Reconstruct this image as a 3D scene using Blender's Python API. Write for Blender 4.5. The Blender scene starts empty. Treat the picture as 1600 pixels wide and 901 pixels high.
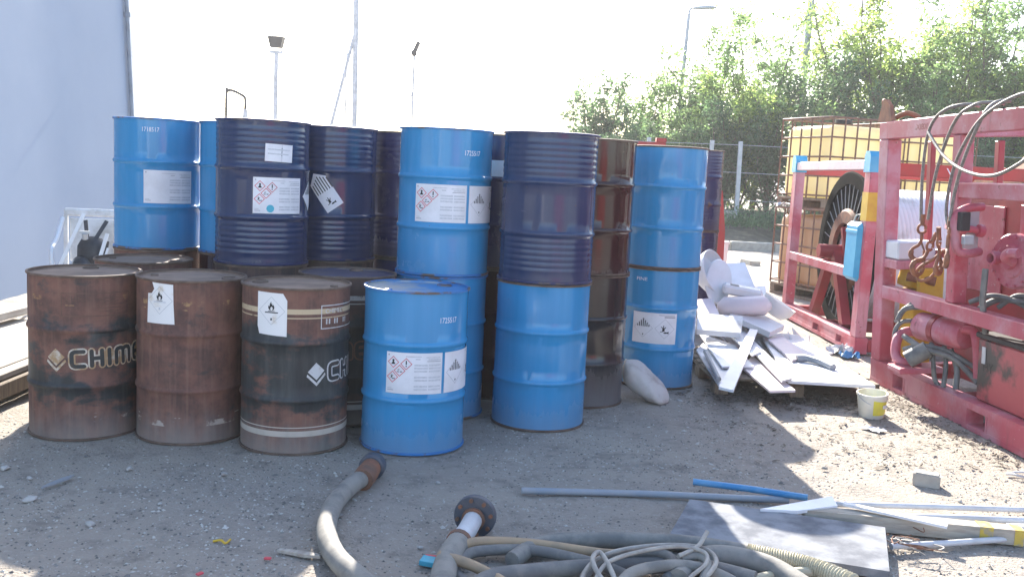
import bpy, bmesh, math, random
from mathutils import Vector, Matrix, noise
from math import sin, cos, pi, radians, atan2, sqrt

sc = bpy.context.scene
C = sc.collection

# ---------------------------------------------------------------- camera
PITCH, ROLL, EYE = 0.12299, 0.04945, 1.519
fw = Vector((0, cos(PITCH), -sin(PITCH)))
r0 = Vector((1, 0, 0)); u0 = r0.cross(fw)
rt = r0 * cos(ROLL) + u0 * sin(ROLL)
up = u0 * cos(ROLL) - r0 * sin(ROLL)
cd = bpy.data.cameras.new('camera'); cam = bpy.data.objects.new('camera', cd); C.objects.link(cam)
cam.matrix_world = Matrix(((rt.x, up.x, -fw.x, 0), (rt.y, up.y, -fw.y, 0), (rt.z, up.z, -fw.z, EYE), (0, 0, 0, 1)))
cd.sensor_width = 36; cd.lens = 1462.7 / 1600 * 36; cd.clip_start = 0.05; cd.clip_end = 3000
sc.camera = cam

# ---------------------------------------------------------------- sky, sun, exposure
SUN_EL = radians(30.3); SUN_AZ = -0.08          # the sun stands ahead of the camera, a little to the left
w = bpy.data.worlds.new('World'); sc.world = w; w.use_nodes = True
nt = w.node_tree; bg = nt.nodes['Background']
sky = nt.nodes.new('ShaderNodeTexSky'); sky.sky_type = 'NISHITA'; sky.sun_disc = False
sky.sun_elevation = SUN_EL; sky.sun_rotation = SUN_AZ
sky.air_density = 1.0; sky.dust_density = 1.2; sky.ozone_density = 1.0
nt.links.new(sky.outputs[0], bg.inputs[0]); bg.inputs[1].default_value = 0.135
sd = bpy.data.lights.new('sun', 'SUN'); sd.energy = 5.0; sd.angle = radians(0.5); sd.color = (1.0, 0.93, 0.82)
sun = bpy.data.objects.new('sun', sd); C.objects.link(sun)
sdir = Vector((sin(SUN_AZ) * cos(SUN_EL), cos(SUN_AZ) * cos(SUN_EL), sin(SUN_EL)))
sun.rotation_euler = sdir.to_track_quat('Z', 'Y').to_euler(); sun.location = sdir * 40
sc.view_settings.view_transform = 'Standard'; sc.view_settings.look = 'None'
sc.view_settings.gamma = 1; sc.view_settings.use_curve_mapping = False
sc.view_settings.exposure = 1.95

# ---------------------------------------------------------------- helpers
def tag(o, label=None, cat=None, group=None, kind=None):
    if label: o['label'] = label
    if cat: o['category'] = cat
    if group: o['group'] = group
    if kind: o['kind'] = kind
    return o

def thing(name, label, cat, loc=(0, 0, 0), rot=(0, 0, 0), group=None):
    o = bpy.data.objects.new(name, None); C.objects.link(o)
    o.location = loc; o.rotation_euler = rot; o.empty_display_size = 0.1
    return tag(o, label, cat, group)

class MB:
    """collects shapes, links them as one mesh"""
    def __init__(s): s.v = []; s.f = []
    def add(s, vs, fs):
        n = len(s.v); s.v += [tuple(p) for p in vs]; s.f += [tuple(i + n for i in f) for f in fs]; return s
    def box(s, lo, hi, m=None, jit=0):
        x0, y0, z0 = lo; x1, y1, z1 = hi
        vs = [Vector(p) for p in ((x0,y0,z0),(x1,y0,z0),(x1,y1,z0),(x0,y1,z0),(x0,y0,z1),(x1,y0,z1),(x1,y1,z1),(x0,y1,z1))]
        if jit: vs = [p + Vector((random.uniform(-jit,jit),random.uniform(-jit,jit),random.uniform(-jit,jit))) for p in vs]
        if m is not None: vs = [m @ p for p in vs]
        return s.add(vs, [(0,3,2,1),(4,5,6,7),(0,1,5,4),(1,2,6,5),(2,3,7,6),(3,0,4,7)])
    def bevbox(s, lo, hi, b=0.01, m=None):
        x0,y0,z0 = lo; x1,y1,z1 = hi
        b = min(b, (x1-x0)*.45, (y1-y0)*.45, (z1-z0)*.45)
        bm = bmesh.new(); bmesh.ops.create_cube(bm, size=1)
        for v in bm.verts:
            v.co = Vector((x0+(v.co.x+.5)*(x1-x0), y0+(v.co.y+.5)*(y1-y0), z0+(v.co.z+.5)*(z1-z0)))
        bmesh.ops.bevel(bm, geom=bm.edges[:], offset=b, segments=1, affect='EDGES')
        bm.verts.index_update()
        vs = [v.co.copy() for v in bm.verts]; fs = [[v.index for v in f.verts] for f in bm.faces]; bm.free()
        if m is not None: vs = [m @ p for p in vs]
        return s.add(vs, fs)
    def bar(s, a, b, w, h=None, upv=(0,0,1)):
        a = Vector(a); b = Vector(b); h = h or w; d = (b-a).normalized(); u = Vector(upv)
        if abs(d.dot(u)) > .98: u = Vector((0,1,0))
        x = d.cross(u).normalized(); y = x.cross(d)
        vs = [p + x*w/2*i + y*h/2*j for p in (a, b) for i, j in ((-1,-1),(1,-1),(1,1),(-1,1))]
        return s.add(vs, [(0,1,2,3),(7,6,5,4),(0,4,5,1),(1,5,6,2),(2,6,7,3),(3,7,4,0)])
    def tube(s, pts, r, n=8, cap=True, closed=False):
        pts = [Vector(p) for p in pts]; N = len(pts); rr = r if isinstance(r, (list, tuple)) else [r]*N
        d0 = (pts[1]-pts[0]).normalized(); x = d0.orthogonal().normalized(); vs = []
        for i, p in enumerate(pts):
            d = (pts[(i+1) % N if closed else min(i+1, N-1)] - pts[(i-1) % N if closed else max(i-1, 0)]).normalized()
            x = (x - d*x.dot(d)).normalized(); y = d.cross(x)
            vs += [p + (x*cos(2*pi*k/n) + y*sin(2*pi*k/n))*rr[i] for k in range(n)]
        fs = [(i*n+k, i*n+(k+1) % n, (i+1)*n+(k+1) % n, (i+1)*n+k) for i in range(N-1) for k in range(n)]
        if closed: fs += [((N-1)*n+k, (N-1)*n+(k+1) % n, (k+1) % n, k) for k in range(n)]
        elif cap: fs += [tuple(range(n))[::-1], tuple(range((N-1)*n, N*n))]
        return s.add(vs, fs)
    def lathe(s, prof, n=48, m=None, closed=False, cap0=False, cap1=False):
        vs = [Vector((r*cos(2*pi*k/n), r*sin(2*pi*k/n), z)) for r, z in prof for k in range(n)]
        P = len(prof)
        fs = [(i*n+k, i*n+(k+1) % n, ((i+1) % P)*n+(k+1) % n, ((i+1) % P)*n+k) for i in range(P if closed else P-1) for k in range(n)]
        if cap0: fs.append(tuple(range(n))[::-1])
        if cap1: fs.append(tuple(range((P-1)*n, P*n)))
        if m is not None: vs = [m @ p for p in vs]
        return s.add(vs, fs)
    def prism(s, poly, h, m=None):
        n = len(poly); vs = [Vector((x, y, 0)) for x, y in poly] + [Vector((x, y, h)) for x, y in poly]
        if m is not None: vs = [m @ p for p in vs]
        return s.add(vs, [tuple(range(n))[::-1], tuple(range(n, 2*n))] + [(i, (i+1) % n, n+(i+1) % n, n+i) for i in range(n)])
    def mesh(s, name, mat, smooth=None):
        me = bpy.data.meshes.new(name); me.from_pydata(s.v, [], s.f); me.materials.append(mat)
        bm = bmesh.new(); bm.from_mesh(me); bmesh.ops.recalc_face_normals(bm, faces=bm.faces[:]); bm.to_mesh(me); bm.free()
        if smooth:
            me.polygons.foreach_set('use_smooth', [True]*len(me.polygons)); me.set_sharp_from_angle(angle=radians(smooth))
        me.update(); return me
    def build(s, name, mat, parent=None, smooth=None):
        o = bpy.data.objects.new(name, s.mesh(name, mat, smooth)); C.objects.link(o); o.parent = parent; return o

def put(name, me, parent=None):
    o = bpy.data.objects.new(name, me); C.objects.link(o); o.parent = parent; return o

def copy_tree(o, parent=None):
    c = o.copy(); C.objects.link(c); c.parent = parent
    for ch in list(o.children): copy_tree(ch, c)
    return c

def frame_m(o, x, y, z=None):
    x = Vector(x).normalized(); y = Vector(y); z = x.cross(y).normalized(); y = z.cross(x)
    return Matrix(((x.x,y.x,z.x,o[0]),(x.y,y.y,z.y,o[1]),(x.z,y.z,z.z,o[2]),(0,0,0,1)))

def curve(pts, n=8, closed=False):
    """Catmull-Rom through the points"""
    P = [Vector(p) for p in pts]; out = []; N = len(P)
    for i in range(N if closed else N-1):
        if closed: a, b, c, d = P[(i-1) % N], P[i], P[(i+1) % N], P[(i+2) % N]
        else: a, b, c, d = P[max(i-1, 0)], P[i], P[i+1], P[min(i+2, N-1)]
        for k in range(n):
            t = k/n
            out.append(.5*((2*b) + (c-a)*t + (2*a-5*b+4*c-d)*t*t + (3*b-a-3*c+d)*t**3))
    if not closed: out.append(P[-1])
    return out

# ---------------------------------------------------------------- materials
def new_mat(name):
    m = bpy.data.materials.new(name); m.use_nodes = True; nt = m.node_tree
    return m, nt, nt.nodes['Principled BSDF']
def N(nt, typ, **kw):
    n = nt.nodes.new(typ)
    for k, v in kw.items(): setattr(n, k, v)
    return n
def coords(nt, scale=(1, 1, 1), rnd=True):
    tc = N(nt, 'ShaderNodeTexCoord'); mp = N(nt, 'ShaderNodeMapping'); mp.inputs['Scale'].default_value = scale
    nt.links.new(tc.outputs['Object'], mp.inputs['Vector'])
    if rnd:
        oi = N(nt, 'ShaderNodeObjectInfo'); mul = N(nt, 'ShaderNodeMath', operation='MULTIPLY'); mul.inputs[1].default_value = 37.0
        nt.links.new(oi.outputs['Random'], mul.inputs[0]); nt.links.new(mul.outputs[0], mp.inputs['Location'])
    return mp.outputs[0]
def noise_n(nt, vec, scale, detail=4, rough=.55):
    n = N(nt, 'ShaderNodeTexNoise'); n.inputs['Scale'].default_value = scale; n.inputs['Detail'].default_value = detail; n.inputs['Roughness'].default_value = rough
    nt.links.new(vec, n.inputs['Vector']); return n.outputs['Fac']
def ramp(nt, fac, lo, hi):
    r = N(nt, 'ShaderNodeMapRange'); r.inputs['From Min'].default_value = lo; r.inputs['From Max'].default_value = hi; r.interpolation_type = 'SMOOTHSTEP'
    nt.links.new(fac, r.inputs['Value']); return r.outputs[0]
def mixc(nt, fac, a, b):
    m = N(nt, 'ShaderNodeMix', data_type='RGBA')
    for s, v in ((m.inputs[6], a), (m.inputs[7], b)):
        if isinstance(v, tuple): s.default_value = (*v[:3], 1)
        else: nt.links.new(v, s)
    if isinstance(fac, (int, float)): m.inputs[0].default_value = fac
    else: nt.links.new(fac, m.inputs[0])
    return m.outputs[2]
def mth(nt, op, a, b=None):
    m = N(nt, 'ShaderNodeMath', operation=op)
    for i, v in enumerate((a, b)):
        if v is None: continue
        if isinstance(v, (int, float)): m.inputs[i].default_value = v
        else: nt.links.new(v, m.inputs[i])
    return m.outputs[0]
def bump(nt, bsdf, h, strength=.3, dist=.01):
    b = N(nt, 'ShaderNodeBump'); b.inputs['Strength'].default_value = strength; b.inputs['Distance'].default_value = dist
    nt.links.new(h, b.inputs['Height']); nt.links.new(b.outputs[0], bsdf.inputs['Normal'])

def plain(name, col, rough=.6, col2=None, scale=6, lo=.35, hi=.7, metal=0, bmp=0, bscale=60, stretch=(1,1,1), trans=0, spec=.5):
    """a surface of one colour with blotches of a second one"""
    m, nt, b = new_mat(name); v = coords(nt, stretch)
    c2 = col2 or tuple(c*.7 for c in col)
    f = ramp(nt, noise_n(nt, v, scale, 6, .6), lo, hi)
    nt.links.new(mixc(nt, f, col, c2), b.inputs['Base Color'])
    b.inputs['Roughness'].default_value = rough; b.inputs['Metallic'].default_value = metal
    b.inputs['Specular IOR Level'].default_value = spec
    if trans: b.inputs['Transmission Weight'].default_value = trans
    if bmp: bump(nt, b, noise_n(nt, v, bscale, 5, .6), bmp, .004)
    return m

def drum_paint(name, col, rough=.3, dust=(.2,.2,.2), dust_h=.2, dust_amt=.8, streak=.25, rust=.0, rustcol=(.09,.045,.03), spec=.5, lift=.03):
    m, nt, b = new_mat(name); v = coords(nt); vs = coords(nt, (14, 14, .8))
    st = ramp(nt, noise_n(nt, vs, 1.6, 4, .6), .35, .75)
    c = mixc(nt, mth(nt, 'MULTIPLY', st, streak), col, tuple(min(1, x*1.25+lift) for x in col))
    if rust:
        rf = ramp(nt, noise_n(nt, v, 5.5, 8, .65), .66-rust*.3, .72-rust*.25)
        c = mixc(nt, rf, c, rustcol)
    tc = N(nt, 'ShaderNodeTexCoord'); sx = N(nt, 'ShaderNodeSeparateXYZ'); nt.links.new(tc.outputs['Object'], sx.inputs[0])
    hgt = mth(nt, 'ADD', sx.outputs[2], mth(nt, 'MULTIPLY', noise_n(nt, coords(nt, (22, 22, 3)), 1.0, 5, .65), -.22))
    df = mth(nt, 'MULTIPLY', ramp(nt, mth(nt, 'MULTIPLY', hgt, -1), -dust_h, .14), dust_amt)
    c = mixc(nt, df, c, dust)
    sc_ = mth(nt, 'MULTIPLY', ramp(nt, noise_n(nt, coords(nt, (3, 3, 22)), 2.6, 4, .7), .66, .74), ramp(nt, noise_n(nt, v, 4.0, 3, .5), .5, .62))
    c = mixc(nt, mth(nt, 'MULTIPLY', sc_, .45), c, tuple(min(.6, x*1.1+.10) for x in col))
    rs = ramp(nt, noise_n(nt, v, 38, 3, .6), .735, .76)
    c = mixc(nt, mth(nt, 'MULTIPLY', rs, .8), c, (.07, .045, .035))
    grime = ramp(nt, noise_n(nt, v, 2.2, 6, .6), .5, .85)
    c = mixc(nt, mth(nt, 'MULTIPLY', grime, .18), c, dust)
    nt.links.new(c, b.inputs['Base Color'])
    ro = mth(nt, 'ADD', mth(nt, 'ADD', mth(nt, 'MULTIPLY', df, .5), mth(nt, 'MULTIPLY', grime, .18)), rough)
    nt.links.new(ro, b.inputs['Roughness']); b.inputs['Specular IOR Level'].default_value = spec
    bump(nt, b, noise_n(nt, coords(nt, (5, 5, 1.2)), 2.2, 3, .5), .12, .02)
    return m

def band(nt, z, lo, hi):
    return mth(nt, 'MULTIPLY', mth(nt, 'GREATER_THAN', z, lo), mth(nt, 'LESS_THAN', z, hi))

def rust_paint(name, seed, black, stripe_keep, stripe_col, lower_keep, rustA=(.18,.08,.056), rustB=(.075,.038,.032)):
    """rusted drum: brown rust over what is left of the black paint and the pale painted bands"""
    m, nt, b = new_mat(name)
    tc = N(nt, 'ShaderNodeTexCoord'); mp = N(nt, 'ShaderNodeMapping'); mp.inputs['Location'].default_value = (seed, seed*1.7, seed*.6)
    nt.links.new(tc.outputs['Object'], mp.inputs['Vector']); v = mp.outputs[0]
    def vv(s):
        q = N(nt, 'ShaderNodeMapping'); q.inputs['Scale'].default_value = s; nt.links.new(v, q.inputs['Vector']); return q.outputs[0]
    sx = N(nt, 'ShaderNodeSeparateXYZ'); nt.links.new(tc.outputs['Object'], sx.inputs[0]); z = sx.outputs[2]
    rust = mixc(nt, ramp(nt, noise_n(nt, v, 7, 8, .65), .35, .68), rustA, rustB)
    rust = mixc(nt, mth(nt, 'MULTIPLY', ramp(nt, noise_n(nt, vv((30, 30, 2.0)), 1, 4, .6), .45, .8), .45), rust, (.26, .145, .10))
    mid = mth(nt, 'MULTIPLY', ramp(nt, z, .1, .3), ramp(nt, mth(nt, 'MULTIPLY', z, -1), -.72, -.58))
    bl = ramp(nt, mth(nt, 'ADD', noise_n(nt, vv((1, 1, 1.8)), 3.0, 7, .62), mth(nt, 'MULTIPLY', mid, black)), .56, .68)
    c = mixc(nt, bl, rust, mixc(nt, ramp(nt, noise_n(nt, vv((18, 18, 2)), 1, 5, .6), .4, .8), (.012, .016, .019), (.05, .055, .055)))
    wn = noise_n(nt, v, 9, 7, .65)
    up_b = mth(nt, 'ADD', band(nt, z, .744, .771), band(nt, z, .721, .727))
    lo_b = mth(nt, 'ADD', band(nt, z, .100, .130), band(nt, z, .146, .151))
    c = mixc(nt, mth(nt, 'MULTIPLY', up_b, ramp(nt, wn, .62-stripe_keep, .70-stripe_keep)), c, stripe_col)
    c = mixc(nt, mth(nt, 'MULTIPLY', lo_b, ramp(nt, wn, .62-lower_keep, .70-lower_keep)), c, mixc(nt, .5, stripe_col, (.5, .5, .5)))
    dst = mth(nt, 'MULTIPLY', ramp(nt, mth(nt, 'ADD', mth(nt, 'MULTIPLY', z, -1), mth(nt, 'MULTIPLY', noise_n(nt, vv((20, 20, 3)), 1, 5, .6), .2)), -.12, .16), .75)
    c = mixc(nt, dst, c, (.24, .215, .195))
    nt.links.new(c, b.inputs['Base Color'])
    nt.links.new(mth(nt, 'ADD', mth(nt, 'MULTIPLY', bl, -.25), .78), b.inputs['Roughness'])
    bump(nt, b, noise_n(nt, v, 45, 6, .7), .25, .004)
    return m

def leaf_mat(name, col, tcol, tw=.5):
    m, nt, b = new_mat(name); v = coords(nt)
    c = mixc(nt, ramp(nt, noise_n(nt, v, 1.3, 5, .6), .3, .7), col, tuple(x*.55 for x in col))
    nt.links.new(c, b.inputs['Base Color']); b.inputs['Roughness'].default_value = .45
    t = N(nt, 'ShaderNodeBsdfTranslucent')
    nt.links.new(mixc(nt, ramp(nt, noise_n(nt, v, 2.1, 3, .6), .42, .66), tuple(x*.62 for x in tcol), tuple(min(1, x*1.5) for x in tcol)), t.inputs[0])
    mx = N(nt, 'ShaderNodeMixShader'); mx.inputs[0].default_value = tw
    nt.links.new(b.outputs[0], mx.inputs[1]); nt.links.new(t.outputs[0], mx.inputs[2])
    nt.links.new(mx.outputs[0], nt.nodes['Material Output'].inputs[0])
    return m

def ground_mat():
    m, nt, b = new_mat('yard_dirt')
    tc = N(nt, 'ShaderNodeTexCoord'); v = tc.outputs['Object']
    big = ramp(nt, noise_n(nt, v, .55, 5, .6), .38, .66)
    c = mixc(nt, big, (.32, .282, .245), (.375, .328, .275))
    c = mixc(nt, mth(nt, 'MULTIPLY', ramp(nt, noise_n(nt, v, 5.5, 7, .7), .48, .68), .6), c, (.17, .155, .14))
    c = mixc(nt, mth(nt, 'MULTIPLY', ramp(nt, noise_n(nt, v, 26, 6, .7), .52, .72), .6), c, (.46, .43, .385))
    c = mixc(nt, mth(nt, 'MULTIPLY', ramp(nt, noise_n(nt, v, 1.15, 6, .68), .56, .70), .5), c, (.15, .135, .12))
    vo = N(nt, 'ShaderNodeTexVoronoi'); vo.inputs['Scale'].default_value = 62; nt.links.new(v, vo.inputs['Vector'])
    sp = mth(nt, 'MULTIPLY', mth(nt, 'LESS_THAN', vo.outputs['Distance'], .22), mth(nt, 'GREATER_THAN', noise_n(nt, v, 70, 1, .5), .54))
    c = mixc(nt, mth(nt, 'MULTIPLY', sp, .7), c, (.42, .40, .37))
    vd = N(nt, 'ShaderNodeTexVoronoi'); vd.inputs['Scale'].default_value = 38; nt.links.new(v, vd.inputs['Vector'])
    sd_ = mth(nt, 'MULTIPLY', mth(nt, 'LESS_THAN', vd.outputs['Distance'], .2), mth(nt, 'GREATER_THAN', noise_n(nt, v, 31, 1, .5), .57))
    c = mixc(nt, mth(nt, 'MULTIPLY', sd_, .75), c, (.05, .047, .045))
    nt.links.new(c, b.inputs['Base Color']); b.inputs['Roughness'].default_value = .95; b.inputs['Specular IOR Level'].default_value = .2
    h = mth(nt, 'ADD', mth(nt, 'MULTIPLY', noise_n(nt, v, 34, 8, .75), 1.0), mth(nt, 'MULTIPLY', vo.outputs['Distance'], -.35))
    bump(nt, b, h, .8, .02)
    return m

random.seed(4)
M = {}
M['ground'] = ground_mat()
M['blue'] = drum_paint('azure_drum_paint', (.022, .225, .46), .17, dust=(.20,.24,.30), dust_h=.14, dust_amt=.42)
M['blue2'] = drum_paint('clean_azure_drum_paint', (.022, .225, .46), .17, dust=(.20,.24,.30), dust_h=.05, dust_amt=.12)
M['navy'] = drum_paint('navy_drum_paint', (.014, .030, .086), .17, dust=(.09,.09,.13), dust_h=.05, dust_amt=.15, streak=.15)
M['plum'] = drum_paint('worn_navy_drum_paint', (.024, .021, .075), .25, dust=(.08,.06,.07), dust_h=.06, dust_amt=.5, streak=.2, rust=.15)
M['umber'] = drum_paint('dark_brown_drum_paint', (.030, .010, .011), .10, dust=(.05,.038,.038), dust_h=.05, dust_amt=.4, streak=.1, rust=.06, rustcol=(.055,.02,.016), lift=.006)
M['black'] = drum_paint('black_drum_paint', (.018, .017, .02), .16, dust=(.15,.145,.15), dust_h=.26, dust_amt=.8, streak=.15, rust=.04, rustcol=(.05,.03,.025), lift=.01)
M['chime_rust'] = plain('rusted_rim', (.085, .055, .04), .75, (.16, .11, .085), 14)
M['chime_blue'] = plain('scuffed_blue_rim', (.03, .17, .43), .5, (.12, .08, .06), 7, .5, .62)
M['chime_navy'] = plain('scuffed_navy_rim', (.02, .028, .1), .5, (.1, .08, .08), 9, .55, .68)
M['lid_rust'] = plain('dusty_rusted_lid', (.27, .19, .145), .85, (.16, .11, .085), 5, .35, .7, bmp=.2)
M['lid_blue'] = plain('dusty_blue_lid', (.05, .22, .48), .5, (.34, .36, .36), 2.4, .46, .6)
M['lid_navy'] = plain('dusty_navy_lid', (.03, .035, .09), .5, (.12, .1, .1), 4)
M['rustA'] = rust_paint('rusted_drum_faded_logo', 3.1, .10, .05, (.26, .14, .065), .04)
M['rustB'] = rust_paint('rusted_drum_torn_label', 8.4, -.02, .07, (.33, .2, .09), .08)
M['rustC'] = rust_paint('rusted_drum_black_paint', 5.6, .16, .22, (.50, .39, .25), .4)
M['rustD'] = rust_paint('rusted_drum_mostly_black', 12.3, .3, .3, (.45, .42, .38), .3, (.09,.05,.042), (.045,.03,.03))
M['paper'] = plain('white_label_paper', (.72, .71, .74), .55, (.62, .61, .63), 7)
M['paper_stained'] = plain('stained_label_paper', (.74, .72, .70), .7, (.50, .36, .2), 9, .6, .78)
M['ink'] = plain('black_print', (.018, .018, .02), .6)
M['ink_grey'] = plain('grey_print', (.47, .47, .5), .6, (.55, .55, .58), 90, .4, .6)
M['ink_faint'] = plain('faint_print', (.34, .34, .37), .6)
M['ink_red'] = plain('red_print', (.62, .07, .09), .6)
M['sticker'] = plain('turquoise_sticker', (.05, .38, .5), .5)
M['stencil'] = plain('white_stencil_print', (.75, .79, .85), .6, (.5, .58, .7), 60, .55, .7)
M['logo_white'] = plain('white_logo_paint', (.52, .52, .52), .65, (.30, .25, .2), 25, .5, .75)
M['logo_tan'] = plain('rust_stained_logo_paint', (.36, .23, .12), .75, (.55, .5, .42), 16, .45, .65)
M['logo_dark'] = plain('black_logo_paint', (.02, .022, .024), .6, (.06, .04, .03), 16, .5, .7)
M['logo_ghost'] = plain('ghost_logo_paint', (.14, .075, .05), .8, (.09, .05, .04), 20)
M['wall'] = plain('pale_wall_paint', (.235, .295, .40), .8, (.21, .27, .375), .6, .3, .7)
M['wall_trim'] = plain('wall_trim_paint', (.62, .66, .72), .6)
M['pipe_grey'] = plain('downpipe_paint', (.2, .24, .3), .6)
M['pink'] = plain('faded_red_frame_paint', (.46, .075, .11), .42, (.50, .20, .24), 3.0, .42, .68, bmp=.05)
def worn_frame(name, col, faded, grime):
    m, nt, b = new_mat(name); v = coords(nt)
    c = mixc(nt, ramp(nt, noise_n(nt, v, 2.6, 6, .6), .40, .66), col, faded)
    c = mixc(nt, mth(nt, 'MULTIPLY', ramp(nt, noise_n(nt, coords(nt, (9, 9, 1.2)), 1.6, 6, .65), .56, .74), .55), c, grime)
    c = mixc(nt, mth(nt, 'MULTIPLY', ramp(nt, noise_n(nt, v, 17, 6, .7), .63, .68), .8), c, (.13, .06, .045))
    c = mixc(nt, mth(nt, 'MULTIPLY', ramp(nt, noise_n(nt, v, 24, 4, .7), .66, .70), .6), c, (.55, .42, .42))
    nt.links.new(c, b.inputs['Base Color']); b.inputs['Roughness'].default_value = .5
    bump(nt, b, noise_n(nt, v, 30, 5, .6), .12, .004); return m
M['pink'] = worn_frame('faded_red_frame_paint', (.44, .075, .11), (.50, .23, .27), (.22, .07, .075))
M['frame_sky_sheen'] = worn_frame('sky_sheen_frame_paint', (.60, .44, .47), (.64, .55, .57), (.45, .16, .19))  # paleness paints the sky's reflection into the beam colour; grime and chips are wear
M['red'] = plain('deep_red_paint', (.36, .03, .045), .42, (.25, .03, .035), 4)
M['redbright'] = plain('bright_red_paint', (.42, .04, .035), .5, (.33, .05, .04), 5)
M['dark'] = plain('dark_gap_steel', (.03, .025, .028), .6)
M['blackrub'] = plain('black_rubber', (.014, .014, .016), .85, (.03, .03, .032), 9, spec=.15)
M['reel_black'] = plain('dull_black_reel_paint', (.008, .008, .009), .95, (.014, .014, .015), 6, spec=.05)
M['hose_grey'] = plain('dusty_grey_rubber', (.24, .225, .20), .8, (.15, .145, .135), 9, .4, .66, bmp=.2)
M['hose_dark'] = plain('dusty_dark_rubber', (.14, .135, .13), .8, (.21, .195, .175), 12, .45, .7, bmp=.15)
M['hose_tan'] = plain('sun_bleached_tan_hose', (.36, .25, .15), .65, (.24, .18, .12), 10)
M['hose_cream'] = plain('cream_suction_hose', (.47, .42, .29), .6, (.36, .32, .23), 7)
M['cable'] = plain('pale_cable_sheath', (.36, .33, .29), .6, (.22, .2, .18), 14)
M['hyd'] = plain('grey_hydraulic_hose', (.19, .19, .18), .6, (.1, .1, .1), 10)
M['rope'] = plain('wire_rope_steel', (.24, .22, .2), .55, (.12, .1, .09), 60, bmp=.4, bscale=200)
M['hook'] = plain('rust_orange_steel', (.32, .13, .065), .7, (.18, .08, .05), 12)
M['rustfit'] = plain('rusty_fitting', (.24, .1, .055), .8, (.12, .07, .05), 14)
M['flange'] = plain('dark_blue_grey_flange', (.05, .06, .085), .5, (.09, .09, .1), 10)
M['pvc'] = plain('white_plastic', (.72, .73, .76), .4, (.6, .6, .62), 3)
M['pvc_dirty'] = plain('dirty_white_plastic', (.66, .66, .67), .5, (.42, .4, .37), 4, .5, .75)
M['pvc_pink'] = plain('faded_pinkish_plastic', (.66, .58, .6), .45, (.58, .52, .54), 4)
M['wood'] = plain('weathered_wood', (.22, .17, .12), .85, (.13, .1, .075), 9, stretch=(6, 6, .6), bmp=.3)
M['wood_pale'] = plain('bleached_plank_wood', (.42, .38, .33), .85, (.3, .26, .22), 5, stretch=(8, .6, 8), bmp=.25)
M['wood_grey'] = plain('grey_timber', (.40, .36, .30), .85, (.27, .24, .2), 6, stretch=(.8, 8, 8), bmp=.25)
M['yellow'] = plain('yellow_paint', (.58, .38, .03), .55, (.5, .3, .03), 8)
M['yellow_worn'] = plain('worn_yellow_marking', (.50, .36, .06), .75, (.30, .26, .17), 22, .42, .6)
M['slab'] = plain('grey_slab', (.24, .25, .27), .9, (.12, .127, .145), 7.0, .36, .66, spec=.15, bmp=.15)
M['conduit'] = plain('grey_conduit', (.22, .25, .29), .5, (.3, .3, .31), 6)
M['conduit_w'] = plain('pale_pipe', (.52, .53, .55), .45, (.42, .42, .43), 6)
M['blue_pipe'] = plain('blue_plastic_pipe', (.03, .2, .42), .5, (.1, .27, .45), 8)
M['concrete'] = plain('concrete', (.40, .37, .32), .9, (.3, .28, .25), 8, bmp=.3)
M['stone'] = plain('pale_stone', (.44, .42, .39), .9, (.3, .28, .26), 9, bmp=.3)
M['sack'] = plain('dirty_white_sack', (.52, .48, .45), .85, (.36, .31, .28), 7, .45, .75, bmp=.3, bscale=120)
M['bucket'] = plain('translucent_white_plastic', (.68, .68, .62), .4, (.6, .58, .5), 6)
M['bucket_y'] = plain('yellow_bucket_print', (.72, .66, .06), .45, (.6, .52, .08), 8)
def milky(name, col, col2, tcol, tw):
    m = plain(name, col, .4, col2, 1.6, .35, .7); nt = m.node_tree; b = nt.nodes['Principled BSDF']
    t = N(nt, 'ShaderNodeBsdfTranslucent'); t.inputs[0].default_value = (*tcol, 1); mx = N(nt, 'ShaderNodeMixShader'); mx.inputs[0].default_value = tw
    nt.links.new(b.outputs[0], mx.inputs[1]); nt.links.new(t.outputs[0], mx.inputs[2]); nt.links.new(mx.outputs[0], nt.nodes['Material Output'].inputs[0]); return m
M['ibc_yellow'] = milky('yellowed_tank_plastic', (.82, .76, .50), (.82, .79, .63), (.85, .76, .48), .55)
M['ibc_tan'] = milky('browned_tank_plastic', (.58, .43, .28), (.50, .34, .2), (.60, .40, .22), .45)
M['cage'] = plain('rusty_cage_steel', (.13, .075, .055), .65, (.24, .13, .08), 20)
M['galv'] = plain('galvanised_steel', (.42, .43, .45), .5, (.36, .37, .39), 10)
M['pole'] = plain('sky_washed_pole_paint', (.42, .43, .47), .5)  # grey faded in the colour to imitate washing out by the bright sky
M['bark'] = plain('grey_brown_bark', (.16, .125, .09), .9, (.09, .07, .055), 10, bmp=.4)
M['leafA'] = leaf_mat('green_leaves', (.085, .15, .055), (.31, .47, .17), .55)
M['leafB'] = leaf_mat('bright_green_leaves', (.10, .175, .05), (.42, .56, .15), .58)
M['leafC'] = leaf_mat('dark_green_leaves', (.06, .11, .05), (.19, .32, .14), .5)
M['bank'] = plain('dark_bank_soil', (.11, .09, .065), .95, (.2, .165, .12), 3, .4, .7, bmp=.5, bscale=20)
M['bluebag'] = plain('bright_blue_tarpaulin', (.04, .33, .56), .45, (.09, .42, .62), 4)
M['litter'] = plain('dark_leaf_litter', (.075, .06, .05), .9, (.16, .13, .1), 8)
M['pebble'] = plain('gravel_stone', (.30, .28, .255), .9, (.17, .16, .15), 3.0, .35, .65)
M['pack'] = plain('black_nylon', (.018, .02, .026), .6, (.04, .042, .05), 12)
M['silver'] = plain('dull_silver_metal', (.42, .44, .47), .4, (.36, .38, .4), 8, metal=.3)
M['hy_tank'] = plain('stained_red_tank_paint', (.42, .075, .085), .45, (.035, .03, .028), 2.2, .5, .62)

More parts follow.
